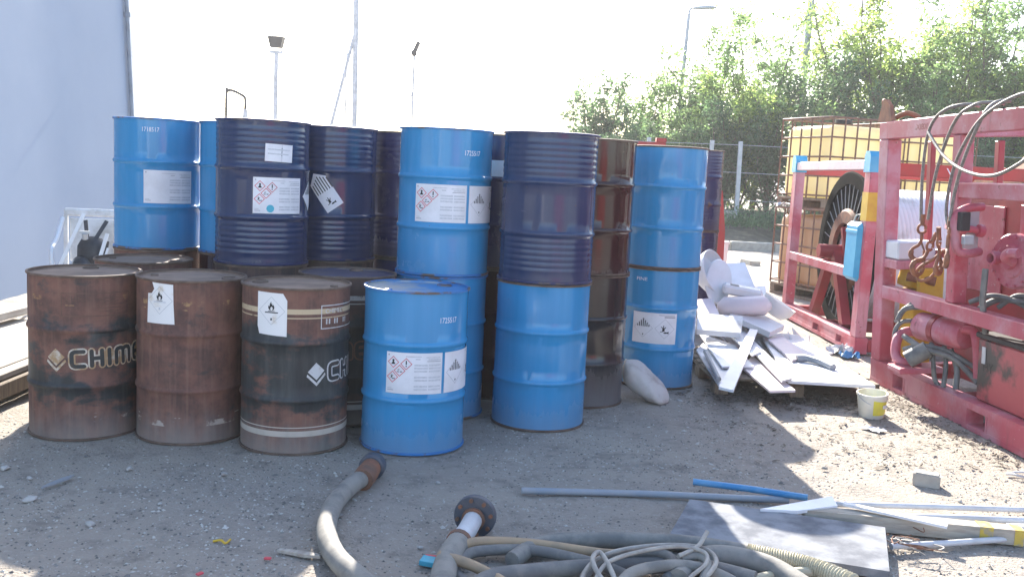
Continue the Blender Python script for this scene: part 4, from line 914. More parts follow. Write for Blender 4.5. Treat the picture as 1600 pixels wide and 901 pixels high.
fl = MB().lathe([(.70, -.012), (.82, -.012), (.835, .0), (.82, .03), (.70, .03)], 64, at_x(.27), closed=True).build('flange_rim', M['reel_black'], rl, 35)
MB().lathe([(.28, .0), (.71, .0), (.71, .012), (.28, .012)], 48, at_x(.285), closed=True).build('flange_disc', M['reel_black'], rl, 35)
sm = MB().bar((0, .44, 0), (0, .71, 0), .005, .008, (1, 0, 0)).mesh('spoke', M['galv'])
for k in range(34):
    o = put('spoke', sm, rl); o.location = (.276, 0, 0); o.rotation_euler = (2*pi*k/34+.05, 0, 0)
MB().lathe([(.30, -.03), (.42, -.03), (.45, .0), (.45, .02), (.30, .02)], 40, at_x(.268), closed=True).build('hub_ring', M['rustfit'], rl, 35)
MB().lathe([(.06, -.1), (.07, -.1), (.07, 1.9), (.06, 1.9)], 16, at_x(.1), cap0=True, cap1=True).build('axle', M['red'], rl, 35)
pr = []
for k in range(34): 
    x = .33 + k*.041
    pr += [(.661, x-.02), (.667, x-.008), (.667, x+.008)]
MB().lathe(pr + [(.661, pr[-1][1]+.02)], 48, RX, cap0=True, cap1=True).build('wound_hose', M['pvc_dirty'], rl, 45)
MB().lathe([(.1, 0), (.93, .0), (.95, .02), (.93, .04), (.1, .04)], 56, at_x(1.76), closed=True).build('far_flange', M['rustfit'], rl, 35)
MB().bar((.26, -.25, -.15), (.26, -.05, .25), .12, .05).build('hub_bearing', M['red'], rl)
rd = thing('reel_flange', 'large rusty brown disc standing behind the red frames at the right edge', 'disc', (5.62, 9.95, 1.10))
MB().lathe([(.12, 0), (1.06, .0), (1.09, .02), (1.06, .05), (.12, .05)], 60, RX, closed=True).build('disc', M['rustfit'], rd, 35)
MB().lathe([(.1, -.04), (.2, -.04), (.2, .09), (.1, .09)], 30, RX, closed=True).build('hub', M['hook'], rd, 35)
bg_ = thing('blue_cover', 'bright blue box-shaped cover hung on the corner of the reel frame', 'cover', (3.158, 8.720, 0.951), (0, 0, .0))
MB().bevbox((-.03, -.17, -.27), (.11, .17, .27), .035).build('cover_body', M['bluebag'], bg_)
MB().bevbox((-.034, -.15, .17), (-.028, .15, .20), .001).build('hem', M['bluebag'], bg_)
MB().tube(curve([(.02, -.12, .25), (.04, -.1, .33), (.04, .1, .33), (.02, .12, .25)], 5), .008, 6).build('tie', M['cable'], bg_, 50)

# ================================================================ CAGED TANKS
def ibc(name, label, bottle, loc, rz, grp='caged bulk tanks'):
    t = thing(name, label, 'tank', loc, (0, 0, rz), grp)
    W2, D2, Hc = 1.2, 1.06, 1.2
    mb = MB()
    for k in range(3): mb.bevbox((.0, k*.475, 0), (W2, k*.475+.11, .06), .004)
    mb.bevbox((0, 0, .09), (W2, D2, .12), .004)
    for x in (0, .54, 1.08):
        for y in (0, .475, .95): mb.box((x, y, .061), (x+.12, y+.11, .089))
    mb.build('pallet_base', M['wood'], t)
    # plastic bottle, shoulders rounded, vertical flutes
    bm = bmesh.new(); bmesh.ops.create_cube(bm, size=1)
    for v in bm.verts: v.co = Vector((W2/2 + v.co.x*(W2-.07), D2/2 + v.co.y*(D2-.07), .125 + (v.co.z+.5)*.97))
    bmesh.ops.bevel(bm, geom=bm.edges[:], offset=.11, segments=4, profile=.5, affect='EDGES')
    me = bpy.data.meshes.new('bottle'); bm.to_mesh(me); bm.free(); me.materials.append(M[bottle]); me.polygons.foreach_set('use_smooth', [True]*len(me.polygons)); me.set_sharp_from_angle(angle=radians(35))
    b = put('bottle', me, t)
    MB().lathe([(.11, 1.15), (.11, 1.2), (.08, 1.205)], 20, Matrix.Translation((W2/2, D2/2, 0)), cap1=True).build('filler_cap', M['dark'], b, 35)
    mb = MB(); r_ = .0125
    for k in range(5):
        z = .16 + k*.256
        mb.tube([(0, 0, z), (W2, 0, z), (W2, D2, z), (0, D2, z)], r_ if k < 4 else .016, 6, closed=True)
    for k in range(7):
        x = W2*k/6
        for y in (0, D2): mb.tube([(x, y, .12), (x, y, 1.185)], r_, 6)
    for k in range(1, 5):
        y = D2*k/5
        for x in (0, W2): mb.tube([(x, y, .12), (x, y, 1.185)], r_, 6)
    for x in (.35, .85): mb.bar((x, 0, 1.195), (x, D2, 1.195), .03, .012)
    mb.build('cage', M['cage'], t)
    MB().lathe([(.03, 0), (.05, .01), (.05, .12), (.035, .14)], 14, Matrix.Translation((0, D2/2, .22)) @ Matrix.Rotation(-pi/2, 4, 'Y') @ Matrix.Translation((0, 0, .0)), cap1=True).build('outlet_valve', M['dark'], t, 35)
    return t
rz = .36; ux, uy = cos(rz), sin(rz)
for k, (bt, lb) in enumerate((('ibc_tan', 'browned caged tank at the bottom of the left tank stack'), ('ibc_yellow', 'yellowed caged tank on top of the left tank stack'))):
    ibc('caged_tank', lb, bt, (4.06, 12.35, .04+1.215*k), rz)
for k, (bt, lb) in enumerate((('ibc_tan', 'browned caged tank at the bottom of the right tank stack, mostly hidden'), ('ibc_yellow', 'yellowed caged tank on top of the right tank stack'))):
    ibc('caged_tank', lb, bt, (4.06+1.27*ux, 12.35+1.27*uy, .04+1.215*k), rz)
tag(MB().bevbox((0, 0, 0), (2.5, 1.06, .036), .004).build('ground_plank', M['wood']), 'thick boards under the caged tank stacks', 'boards')
C.objects[-1].location = (4.06, 12.35, 0); C.objects[-1].rotation_euler = (0, 0, rz)

# red frame and red barrier behind the drums
rf = thing('steel_gantry', 'red steel frame whose top shows just above the brown drum', 'frame', (0.2, 11.5, 0))
for x in (0, 1.5):
    for y in (0, 1.2): MB().bevbox((x, y, 0), (x+.08, y+.08, 1.90), .004).build('post', M['redbright'], rf)
for y in (0, 1.2): MB().bevbox((0, y-.002, 1.902), (1.58, y+.085, 1.97), .004).build('top_beam', M['redbright'], rf)
for x in (0, 1.5): MB().bevbox((x, .086, 1.905), (x+.08, 1.197, 1.965), .004).build('top_beam', M['redbright'], rf)
MB().bevbox((1.46, -.03, 1.972), (1.58, .09, 2.02), .004).build('corner_cap', M['redbright'], rf)
rb = thing('red_barrier', 'red plastic barrier peeping out behind the far dark drums', 'barrier', (2.38, 12.2, 0))
MB().prism([(-.55, 0), (.36, 0), (.34, .9), (.27, 1.42), (-.5, 1.42)], .12, frame_m((0, .06, 0), (1, 0, 0), (0, 0, 1))).build('panel', M['redbright'], rb)
MB().bevbox((-.45, -.25, 0), (-.33, .25, .06), .01).bevbox((.15, -.25, 0), (.27, .25, .06), .01).build('foot', M['dark'], rb)

# ================================================================ PALLET WITH WHITE PANELS
pal = thing('wooden_pallet', 'wooden pallet loaded with white plastic panels beside the right blue stack', 'pallet', (1.50, 6.64, 0), (0, 0, .02))
for k in range(7): MB().bevbox((0, .0+k*.185, .108), (1.2, .14+k*.185, .128), .004).build('board', M['wood'], pal)
for x in (0, .55, 1.1): 
    for y in (0, .55, 1.12): MB().bevbox((x, y, 0), (x+.1, y+.13, .085), .004).build('block', M['wood'], pal)
    MB().bevbox((x, 0, .0855), (x+.1, 1.25, .1075), .003).build('stringer', M['wood'], pal)
def sheet(name, corners, th, mat, label, cat='panel', group='white panels on the pallet'):
    """a flat panel through four corner points, with thickness below"""
    P = [Vector(p) for p in corners]; n = (P[1]-P[0]).cross(P[3]-P[0]).normalized()
    if n.z < 0: n = -n
    c = sum(P, Vector())/4; n0 = n
    P = [p - n0*((p-c).dot(n0)) for p in P]
    o = MB().add([p-c for p in P] + [p-c-n0*th for p in P], [(0,1,2,3),(7,6,5,4),(0,4,5,1),(1,5,6,2),(2,6,7,3),(3,7,4,0)]).build(name, M[mat]); o.location = c
    return tag(o, label, cat, group)
sheet('plastic_sheet', [(2.328, 8.683, 0.165), (1.976, 6.474, 0.165), (2.579, 6.446, 0.165), (2.656, 8.532, 0.165)], .022, 'pvc', 'largest white panel lying flat on the right half of the pallet')
sheet('plastic_sheet', [(1.755, 6.905, 0.155), (1.768, 6.180, 0.150), (1.958, 6.240, 0.150), (1.953, 7.412, 0.158)], .016, 'pvc_pink', 'white strip sticking out low over the front edge of the pallet')
sheet('plastic_sheet', [(2.063, 7.965, 0.290), (1.390, 6.039, 0.190), (1.470, 5.965, 0.190), (2.117, 7.915, 0.290)], .018, 'pvc', 'narrow white plank lying highest, slanting across the pile to the front')
sheet('plastic_sheet', [(1.542, 7.603, 0.148), (1.811, 8.353, 0.148), (1.646, 6.600, 0.148), (1.447, 6.271, 0.148)], .016, 'pvc', 'white strip along the left edge of the pallet in the drum shadow')
sheet('plastic_sheet', [(1.688, 8.268, 0.180), (1.891, 7.757, 0.180), (1.832, 6.875, 0.175), (1.580, 6.814, 0.175)], .014, 'pvc', 'white panel in the middle left of the pallet pile')
sheet('plastic_sheet', [(1.983, 8.117, 0.215), (2.105, 8.391, 0.215), (1.993, 6.448, 0.190), (1.892, 6.343, 0.190)], .016, 'pvc_dirty', 'long narrow white strip lying beside the largest panel')
sheet('plastic_sheet', [(1.882, 8.180, 0.245), (1.989, 8.352, 0.245), (1.993, 7.290, 0.220), (1.876, 7.102, 0.220)], .016, 'pvc', 'short narrow white strip crossing under the highest plank')
sheet('plastic_sheet', [(2.230, 7.983, 0.200), (2.421, 8.231, 0.200), (2.373, 7.330, 0.190), (2.193, 7.131, 0.190)], .016, 'pvc_pink', 'small pinkish strip lying on the largest white panel')
sheet('plastic_sheet', [(1.564, 7.750, 0.296), (1.923, 7.700, 0.295), (1.992, 7.950, 0.384), (1.610, 8.000, 0.401)], .05, 'pvc_dirty', 'grooved white panel propped up at the back left of the pile')
sheet('plastic_sheet', [(1.969, 8.350, 0.349), (2.246, 8.000, 0.260), (2.456, 8.300, 0.289), (2.232, 8.700, 0.370)], .05, 'pvc_dirty', 'thick pale panel sloping at the back right of the pile')
tag(MB().tube([(1.559, 7.332, 0.185), (1.463, 6.376, 0.170)], .018, 10).build('conduit_piece', M['conduit'], None, 50), 'short dark blue-grey pipe on the left of the pallet pile', 'pipe')
mb = MB().tube(curve([(2.246, 7.195, 0.190), (2.330, 7.191, 0.195), (2.395, 7.082, 0.195), (2.442, 6.927, 0.185)], 5), .028, 8); tag(mb.build('gutter_piece', M['conduit'], None, 50), 'curved grey gutter piece on the largest white panel', 'gutter')

# white scrap behind the pallet
def shell(name, prof, loc, rot, mat, label, cat, sc_=(1, 1, 1), n=28):
    o = MB().lathe(prof, n, Matrix.Diagonal((*sc_, 1))).build(name, M[mat], None, 40); o.location = loc; o.rotation_euler = rot; return tag(o, label, cat, 'white plastic scrap heap')
oval = [(.005, .0), (.12, .005), (.18, .0), (.2, .012), (.19, .03), (.12, .04), (.005, .042)]
shell('oval_lid', oval, (1.925, 8.750, 0.597), (1.25, .25, .3), 'pvc', 'white oval lid leaning upright in the scrap heap', 'lid', (.72, 1.1, 1))
shell('white_bowl', [(.005, 0), (.1, .01), (.19, .08), (.22, .18), (.215, .185), (.18, .09), (.005, .03)], (1.777, 8.900, 0.622), (1.2, 0, .9), 'pvc', 'round white bowl at the left of the scrap heap touching the blue drum', 'bowl')
o = MB().bevbox((-.24, -.1, -.08), (.24, .1, .08), .06).build('pink_block', M['pvc_pink'], None, 50); o.location = (2.120, 8.450, 0.419); o.rotation_euler = (.25, -.1, -.1); tag(o, 'long pinkish white rounded block lying in the scrap heap', 'block', 'white plastic scrap heap')
shell('white_bowl', [(.005, 0), (.1, .01), (.15, .07), (.165, .15), (.16, .15), (.14, .07), (.005, .02)], (2.455, 8.750, 0.307), (.2, .5, .2), 'pvc_dirty', 'small white bowl at the right of the scrap heap', 'bowl')
bx = thing('cistern_box', 'off-white plastic box with a slot lying across the scrap heap', 'box', (2.129, 8.600, 0.535), (.1, .12, -.15), 'white plastic scrap heap')
MB().bevbox((-.18, -.07, -.045), (.18, .07, .045), .02).build('body', M['pvc_dirty'], bx); MB().bevbox((-.12, -.04, .046), (-.04, .02, .05), .002).build('slot', M['hyd'], bx)
sheet('white_plate', [(2.065, 9.250, 0.731), (2.304, 9.300, 0.751), (2.324, 8.900, 0.525), (2.058, 8.800, 0.506)], .03, 'pvc', 'white square plate standing at the top of the scrap heap', 'plate', 'white plastic scrap heap')
sheet('white_plate', [(1.690, 8.500, 0.449), (1.851, 8.600, 0.456), (1.848, 8.200, 0.372), (1.643, 8.100, 0.354)], .03, 'pvc_pink', 'pale plate low in the scrap heap beside the blue drum', 'plate', 'white plastic scrap heap')
sheet('white_plate', [(2.348, 9.000, 0.539), (2.459, 9.050, 0.551), (2.418, 8.750, 0.391), (2.309, 8.700, 0.380)], .04, 'pvc', 'small upright white block at the right of the scrap heap', 'plate', 'white plastic scrap heap')
pt = thing('white_post', 'short white plastic post with a cap sticking up behind the scrap heap', 'post', (3.130, 13.902, -0.000), (0, .03, 0))
MB().bevbox((-.028, -.028, 0), (.028, .028, .62), .005).build('shaft', M['pvc'], pt); MB().bevbox((-.04, -.04, .621), (.04, .04, .66), .008).build('cap', M['pvc'], pt)
# core of the heap so nothing floats: a low mound of crushed plastic
mb = MB(); rr = random.Random(9)
for k in range(120):
    x, y = rr.gauss(2.05, .28), rr.gauss(8.62, .26); hh = max(.05, .52 - 1.0*sqrt((x-2.05)**2+(y-8.65)**2)); z = rr.uniform(0, hh); s = rr.uniform(.05, .16)
    q = Matrix.Translation((x, y, z+.02)) @ Euler((rr.uniform(-.9, .9), rr.uniform(-.9, .9), rr.uniform(0, 6))).to_matrix().to_4x4()
    mb.box((-s, -s*.7, -.006), (s, s*.7, .006), q)
tag(mb.build('scrap_pieces', M['pvc_dirty']), 'crushed small white plastic scraps filling the heap', 'scrap', kind='stuff')

# ================================================================ SACK, BUCKET, BLOCK AND SMALL LITTER
def sack_mesh():
    """filled sack lying on the ground, propped on its fat end, tapering to a flat seam"""
    mb = MB(); nu, nv = 26, 28; V = []
    for i in range(nu+1):
        t = i/nu                                   # 0 fat end up against the drum, 1 flat seam on the ground
        w_ = .135*max(0, 1-abs(2*t-.96)**3.2)**.5 + .05*t**5 + .008
        h_ = .115*max(0, 1-abs(2*t-.85)**2.6/1.35)**.6*(1-.45*t*t)+.008
        cx = -.16+.40*t; cz = max(h_+.004, .17*(1-t)**1.3+h_*.62)
        for k in range(nv):
            a_ = 2*pi*k/nv; c_, s_ = cos(a_), sin(a_)
            yy = w_*abs(c_)**.8*(1 if c_ > 0 else -1); zz = h_*abs(s_)**.9*(1 if s_ > 0 else -1)
            wr = noise.noise(Vector((t*5, c_*2.2, s_*2.2)))*.016 + noise.noise(Vector((t*3, c_*7, s_*7)))*.009*(.5+abs(t-.45)*2)
            V.append((cx+wr*.4, yy*(1+wr*3), max(.003, cz+zz+wr)))
    F = [(i*nv+k, i*nv+(k+1) % nv, (i+1)*nv+(k+1) % nv, (i+1)*nv+k) for i in range(nu) for k in range(nv)]
    F += [tuple(range(nv))[::-1], tuple(range(nu*nv, (nu+1)*nv))]
    return mb.add(V, F)
sk = sack_mesh().build('sack', M['sack'], None, 70); sk.scale = (.80, .80, .85); sk.location = (.93, 6.38, 0); sk.rotation_euler = (0, 0, -.55)
tag(sk, 'dirty white filled sack slumped against the dusty black drum', 'sack')
bk = thing('bucket', 'small white plastic bucket with a yellow patch standing in the sun', 'bucket', (2.477, 6.215, 0.000), (.05, -.07, .2))
MB().lathe([(.076, .0), (.08, .004), (.096, .15), (.101, .15), (.102, .168), (.094, .169), (.091, .15), (.077, .008)], 36, cap0=True).build('shell', M['bucket'], bk, 40)
n_ = 14; vs_ = []; 
for j in range(5):
    for i in range(n_+1):
        a = -pi/2 + .55 + (-1.0 + 2.0*i/n_); z = .03 + .105*j/4*(1 - .25*(i/n_)); r_ = .0815 + (z)*.1075; vs_.append((r_*cos(a), r_*sin(a), z))
MB().add(vs_, [(j*(n_+1)+i, j*(n_+1)+i+1, (j+1)*(n_+1)+i+1, (j+1)*(n_+1)+i) for j in range(4) for i in range(n_)]).build('yellow_print', M['bucket_y'], bk, 60)
MB().lathe([(.09, .12), (.02, .118)], 28, cap1=True).build('contents', M['bucket_y'], bk, 40)
MB().tube([(.1*cos(a), .1*sin(a)*.97-.012*sin(a), .155-.055*abs(sin(a))*(1 if sin(a) < 0 else .2)) for a in [pi+pi*k/16 for k in range(17)]], .003, 6).build('bail_handle', M['galv'], bk, 60)
MB().bevbox((-.02, -.002, -.012), (.02, .002, .012), .001, Matrix.Translation((.042, -.086, .088)) @ Matrix.Rotation(.47, 4, 'Z')).build('small_label', M['paper'], bk)

random.seed(21)
def rock(name, loc, size, mat, label, cat, group=None, seed=0, blocky=False):
    bm = bmesh.new()
    if blocky:
        bmesh.ops.create_cube(bm, size=1); bmesh.ops.bevel(bm, geom=bm.edges[:], offset=.08, segments=2, affect='EDGES'); bmesh.ops.subdivide_edges(bm, edges=bm.edges[:], cuts=1)
        amp = .06
    else: bmesh.ops.create_icosphere(bm, subdivisions=2, radius=.55); amp = .45
    for v in bm.verts:
        k = 1 + amp*noise.noise(v.co*1.9 + Vector((seed*3.3, seed, 7))) + amp*.5*noise.noise(v.co*4.2 + Vector((seed, 2, 7)))
        v.co = Vector((v.co.x*size[0]*k, v.co.y*size[1]*k, v.co.z*size[2]*k))
    me = bpy.data.meshes.new(name); bm.to_mesh(me); bm.free(); me.materials.append(M[mat])
    o = put(name, me); o.location = Vector(loc) + Vector((0, 0, size[2]*.4)); o.rotation_euler = (0, 0, seed*1.3); return tag(o, label, cat, group)
o = rock('concrete_block', (2.225, 4.770, 0.000), (.13, .075, .075), 'concrete', 'pale broken concrete block lying alone in the sun', 'block', seed=2, blocky=True); o.rotation_euler = (0, 0, -.45)
for k, (p_, s, lb) in enumerate([((-2.369, 4.305, 0.000), .035, 'white stone at the left edge below the planks'), ((-2.193, 4.191, 0.000), .022, 'small white stone between the left edge and the grey rubber strip'), ((-2.049, 3.912, 0.000), .042, 'largest smooth pale stone near the left edge'), ((-1.676, 3.672, 0.000), .04, 'flat pale stone alone in the shade at lower left'), ((-1.350, 4.386, 0.000), .026, 'wedge-shaped pale stone in front of the striped rusty drum'), ((-1.813, 4.392, 0.000), .028, 'tan stone in front of the second rusty drum'),
                     ((-0.314, 4.410, 0.000), .02, 'small pale stone below the front blue drum'), ((-0.705, 3.904, 0.000), .038, 'dark stone tucked inside the curve of the thick hose'), ((-0.674, 4.124, 0.000), .016, 'tiny white stone inside the curve of the thick hose'), ((-0.317, 3.617, 0.000), .018, 'small white stone beside the printed carton scrap'), ((1.206, 6.386, -0.000), .04, 'flat white stone right of the sack'), ((1.752, 4.964, 0.000), .025, 'small brown stone in the sun near the shadow tip'),
                     ((-1.496, 3.951, -0.000), .018, 'small white stone in the middle of the shaded dirt at left'), ((-1.410, 3.487, 0.000), .014, 'tiny white stone at the lower left'), ((1.128, 4.855, 0.000), .02, 'small grey stone in the drum shadow above the blue pipe')]):
    rock('stone', p_, (s*1.25, s*.85, s*.6 if k != 10 else s*.25), 'stone' if k not in (7, 11) else 'pebble', lb, 'stone', 'loose stones on the yard', seed=k+1)
o = MB().prism([(-.1, 0), (-.04, .014), (.05, .016), (.1, .004), (.06, -.012), (-.03, -.010)], .008).build('rubber_strip', M['conduit']); o.location = (-2.032, 4.134, 0.012); o.rotation_euler = (0, 0, 1.25); tag(o, 'grey leaf-shaped rubber strip lying in front of the far left drum', 'strip')
o = MB().prism([(-.09, -.012), (.03, -.018), (.09, -.004), (.085, .012), (.0, .016), (-.085, .006)], .012).build('wood_chip', M['wood_pale']); o.location = (-0.775, 3.483, 0.006); o.rotation_euler = (0, 0, -.25); tag(o, 'splintered wood piece left of the thick curved hose', 'wood')
o = MB().bevbox((-.045, -.03, 0), (.045, .03, .02), .002).build('carton_scrap', M['sticker']); o.location = (-0.256, 3.459, 0.004); o.rotation_euler = (0, .05, -.2); tag(o, 'small turquoise carton scrap at the bottom left of the hose pile', 'carton')
o = MB().bevbox((-.05, -.004, 0), (.05, .012, .012), .002).build('carton_strip', M['ink_red']); o.location = (-0.240, 3.505, 0.006); o.rotation_euler = (0, 0, -.15); tag(o, 'thin red carton strip beside the turquoise scrap', 'carton')
for k, (p, lb) in enumerate((((-0.884, 3.427, 0.006), 'red plastic bit nearer the thick hose at the bottom'), ((-1.090, 3.265, 0.006), 'red plastic bit at the very bottom left'))):
    o = MB().bevbox((-.014, -.009, 0), (.014, .009, .008), .003).build('red_scrap', M['ink_red']); o.location = p; o.rotation_euler = (0, 0, k); tag(o, lb, 'scrap', 'red plastic bits')
tag(MB().tube(curve([(-1.140, 3.571, 0.006), (-1.110, 3.573, 0.012), (-1.087, 3.558, 0.006), (-1.076, 3.589, 0.010)], 4), .005, 6).build('yellow_strip', M['yellow'], None, 50), 'short twisted yellow strip on the shaded dirt', 'strip')
tag(MB().tube([(.055*cos(a)*(1+.2*sin(3*a)), .04*sin(a), .008+.006*sin(2*a)) for a in [2*pi*k/24 for k in range(24)]], .007, 6, closed=True).build('wire_ring', M['conduit_w'], None, 50), 'crumpled pale ring of strapping at the right edge on the sunlit dirt', 'ring')
C.objects[-1].location = (2.842, 5.012, 0.000)
def crumple(name, loc, s, mat, label, cat, seed):
    bm = bmesh.new(); bmesh.ops.create_grid(bm, x_segments=9, y_segments=7, size=1)
    for v in bm.verts:
        n = noise.noise(v.co*1.7+Vector((seed, 0, 0))); n2 = noise.noise(v.co*3.9+Vector((0, seed, 0)))
        v.co = Vector((v.co.x*s[0]*(1+.2*n2), v.co.y*s[1]*(1+.25*n), s[2]*(abs(n)*1.2+abs(n2)*.7)+.004))
    me = bpy.data.meshes.new(name); bm.to_mesh(me); bm.free(); me.materials.append(M[mat]); o = put(name, me); o.location = loc; o.rotation_euler = (0, 0, seed); return tag(o, label, cat)
crumple('plastic_wrap', (3.077, 8.594, 0.000), (.15, .11, .1), 'conduit_w', 'crumpled silvery plastic wrap beside the reel frame foot', 'plastic', 1.2)
crumple('plastic_wrap', (3.075, 8.351, 0.000), (.08, .07, .08), 'blue_pipe', 'small crumpled blue plastic at the reel frame foot', 'plastic', 3.1)
crumple('paper_scrap', (2.353, 5.842, -0.000), (.07, .05, .015), 'paper', 'flattened white paper scrap in front of the bucket', 'paper', 2.2)
crumple('plastic_wrap', (3.490, 12.300, 1.257), (.12, .07, .06), 'conduit_w', 'silvery foil stuffed between the two left caged tanks', 'foil', .4)
# sandy debris by the kerb
for k, (p, lb) in enumerate((((4.528, 17.863, 0.000), 'pale slab piece on the sunlit ground beyond the scrap heap'), ((5.367, 22.786, 0.000), 'dark rubble piece near the kerb'))):
    rock('rubble_slab', p, (.55, .2, .1), 'concrete' if k == 0 else 'bank', lb, 'slab', seed=k+40, blocky=True)

# ================================================================ FOREGROUND HOSES, PIPES, SLAB
def hose(name, pts, r, mat, label, cat='hose', n=12, sub=10, group=None, parent=None):
    o = MB().tube(curve(pts, sub), r, n).build(name, M[mat], parent, 60)
    return tag(o, label, cat, group) if parent is None else o
h1 = thing('thick_hose', 'thick dusty hose curving in front of the blue drum with a rusty coupling', 'hose', (0, 0, 0))
hose('hose_body', [(-0.656, 4.313, 0.050), (-0.695, 4.188, 0.050), (-0.725, 3.970, 0.050), (-0.721, 3.770, 0.050), (-0.685, 3.566, 0.050), (-0.617, 3.386, 0.050), (-0.524, 3.238, 0.050), (-0.389, 3.076, 0.050), (-0.199, 2.932, 0.050), (0.055, 2.871, 0.050)], .042, 'hose_grey', None, n=16, parent=h1)
a = Vector((-0.656, 4.313, 0.050)); b = Vector((-0.644, 4.447, 0.055)); dd = (b-a).normalized()
MB().tube([a-dd*.05, a+dd*.005, b-dd*.01], [.052, .054, .05], 16).build('rusty_collar', M['rustfit'], h1, 40)
q = frame_m(b, dd.cross(Vector((0, 0, 1))), Vector((0, 0, 1))); 
if (q.to_3x3() @ Vector((0, 0, 1))).dot(dd) < 0: q = q @ Matrix.Scale(-1, 4, (0, 0, 1))
MB().lathe([(.03, -.02), (.055, -.02), (.064, -.01), (.064, .04), (.055, .055), (.045, .055), (.042, .02)], 22, q).build('coupling', M['flange'], h1, 40)
h2 = thing('flanged_hose', 'thick pale hose ending in a dark round bolted flange', 'hose', (0, 0, 0))
fa = Vector((-0.132, 3.694, 0.060)); fb = Vector((-0.109, 3.802, 0.075)); dd = (fb-fa).normalized()
MB().tube([Vector((-0.167, 3.541, 0.055)), fa, fb], .040, 16).build('pipe_end', M['conduit_w'], h2, 40)
hose('hose_body', [(-0.163, 3.555, 0.055), (-0.187, 3.439, 0.050), (-0.198, 3.298, 0.050), (-0.194, 3.123, 0.050), (-0.153, 2.871, 0.050), (-0.021, 2.646, 0.050)], .048, 'hose_grey', None, n=16, parent=h2)
ca = Vector((-0.161, 3.568, 0.055)); MB().tube([ca-dd*.012, ca+dd*.012], .052, 16).build('clamp', M['rustfit'], h2, 40)
MB().tube([fb-dd*.035, fb-dd*.02], .05, 16).build('rusty_collar', M['rustfit'], h2, 40)
q = frame_m(fb, dd.cross(Vector((0, 0, 1))), Vector((0, 0, 1)))
if (q.to_3x3() @ Vector((0, 0, 1))).dot(dd) < 0: q = q @ Matrix.Scale(-1, 4, (0, 0, 1))
fl_ = MB().lathe([(.042, -.012), (.088, -.012), (.09, -.008), (.09, .018), (.086, .022), (.06, .022), (.058, .03), (.042, .03)], 30, q, closed=True).build('flange', M['flange'], h2, 35)
for k in range(8): MB().tube([q @ Vector((.073*cos(k*pi/4+.2), .073*sin(k*pi/4+.2), -.024)), q @ Vector((.073*cos(k*pi/4+.2), .073*sin(k*pi/4+.2), .0))], .009, 6).build('bolt', M['rustfit'], fl_)
G_ = 'hoses piled in the foreground'
hose('hose', [(0.558, 3.357, 0.030), (0.552, 3.504, 0.050), (0.379, 3.539, 0.050), (0.127, 3.597, 0.050), (-0.082, 3.566, 0.060), (-0.185, 3.476, 0.060), (-0.215, 3.376, 0.070), (-0.160, 3.348, 0.075), (-0.079, 3.323, 0.060), (0.018, 3.257, 0.040), (0.144, 3.127, 0.030)], .021, 'hose_tan', 'tan hose doubled back in a tight bend at the left of the hose pile', group=G_)
hose('hose', [(0.009, 3.113, 0.030), (-0.097, 3.229, 0.030), (-0.158, 3.342, 0.030), (-0.141, 3.455, 0.035), (-0.070, 3.526, 0.040), (0.127, 3.557, 0.040), (0.299, 3.473, 0.050), (0.428, 3.394, 0.050), (0.547, 3.280, 0.040)], .022, 'hose_dark', 'dark grey hose lying just inside the tan hose', group=G_)
hose('hose', [(-0.182, 2.977, 0.040), (-0.041, 3.267, 0.040), (0.124, 3.352, 0.040), (0.345, 3.419, 0.040), (0.573, 3.469, 0.040), (0.796, 3.472, 0.040), (0.973, 3.383, 0.040)], .033, 'hose_dark', 'thickest dark hose across the middle of the pile', group=G_)
hose('hose', [(0.052, 3.472, 0.030), (0.181, 3.647, 0.035), (0.447, 3.714, 0.035), (0.740, 3.724, 0.035), (0.918, 3.686, 0.035), (1.019, 3.646, 0.035)], .034, 'hose_grey', 'long grey-green hose at the back of the pile', group=G_)
hose('hose', [(0.672, 3.326, 0.050), (0.765, 3.505, 0.050), (0.867, 3.573, 0.050), (0.987, 3.544, 0.050), (1.081, 3.471, 0.045), (1.152, 3.321, 0.040)], .042, 'hose_grey', 'thick pale grey hose arching at the right of the pile', group=G_)
hose('hose', [(0.295, 3.194, 0.030), (0.335, 3.354, 0.050), (0.419, 3.441, 0.075), (0.548, 3.494, 0.080), (0.646, 3.482, 0.080), (0.668, 3.412, 0.070), (0.623, 3.321, 0.050)], .019, 'hose_dark', 'dark thin hose looping in the middle of the pile', group=G_)
hose('hose', [(0.411, 3.126, 0.080), (0.483, 3.265, 0.090), (0.600, 3.346, 0.090), (0.728, 3.384, 0.080), (0.849, 3.375, 0.050), (0.944, 3.266, 0.030)], .022, 'hose_grey', 'short grey hose arching over the dark hoses', group=G_)
hose('hose', [(0.848, 3.255, 0.030), (0.979, 3.406, 0.030), (1.177, 3.498, 0.030), (1.299, 3.489, 0.030), (1.416, 3.399, 0.030)], .02, 'hose_cream', 'cream hose at the very bottom right of the pile', group=G_)
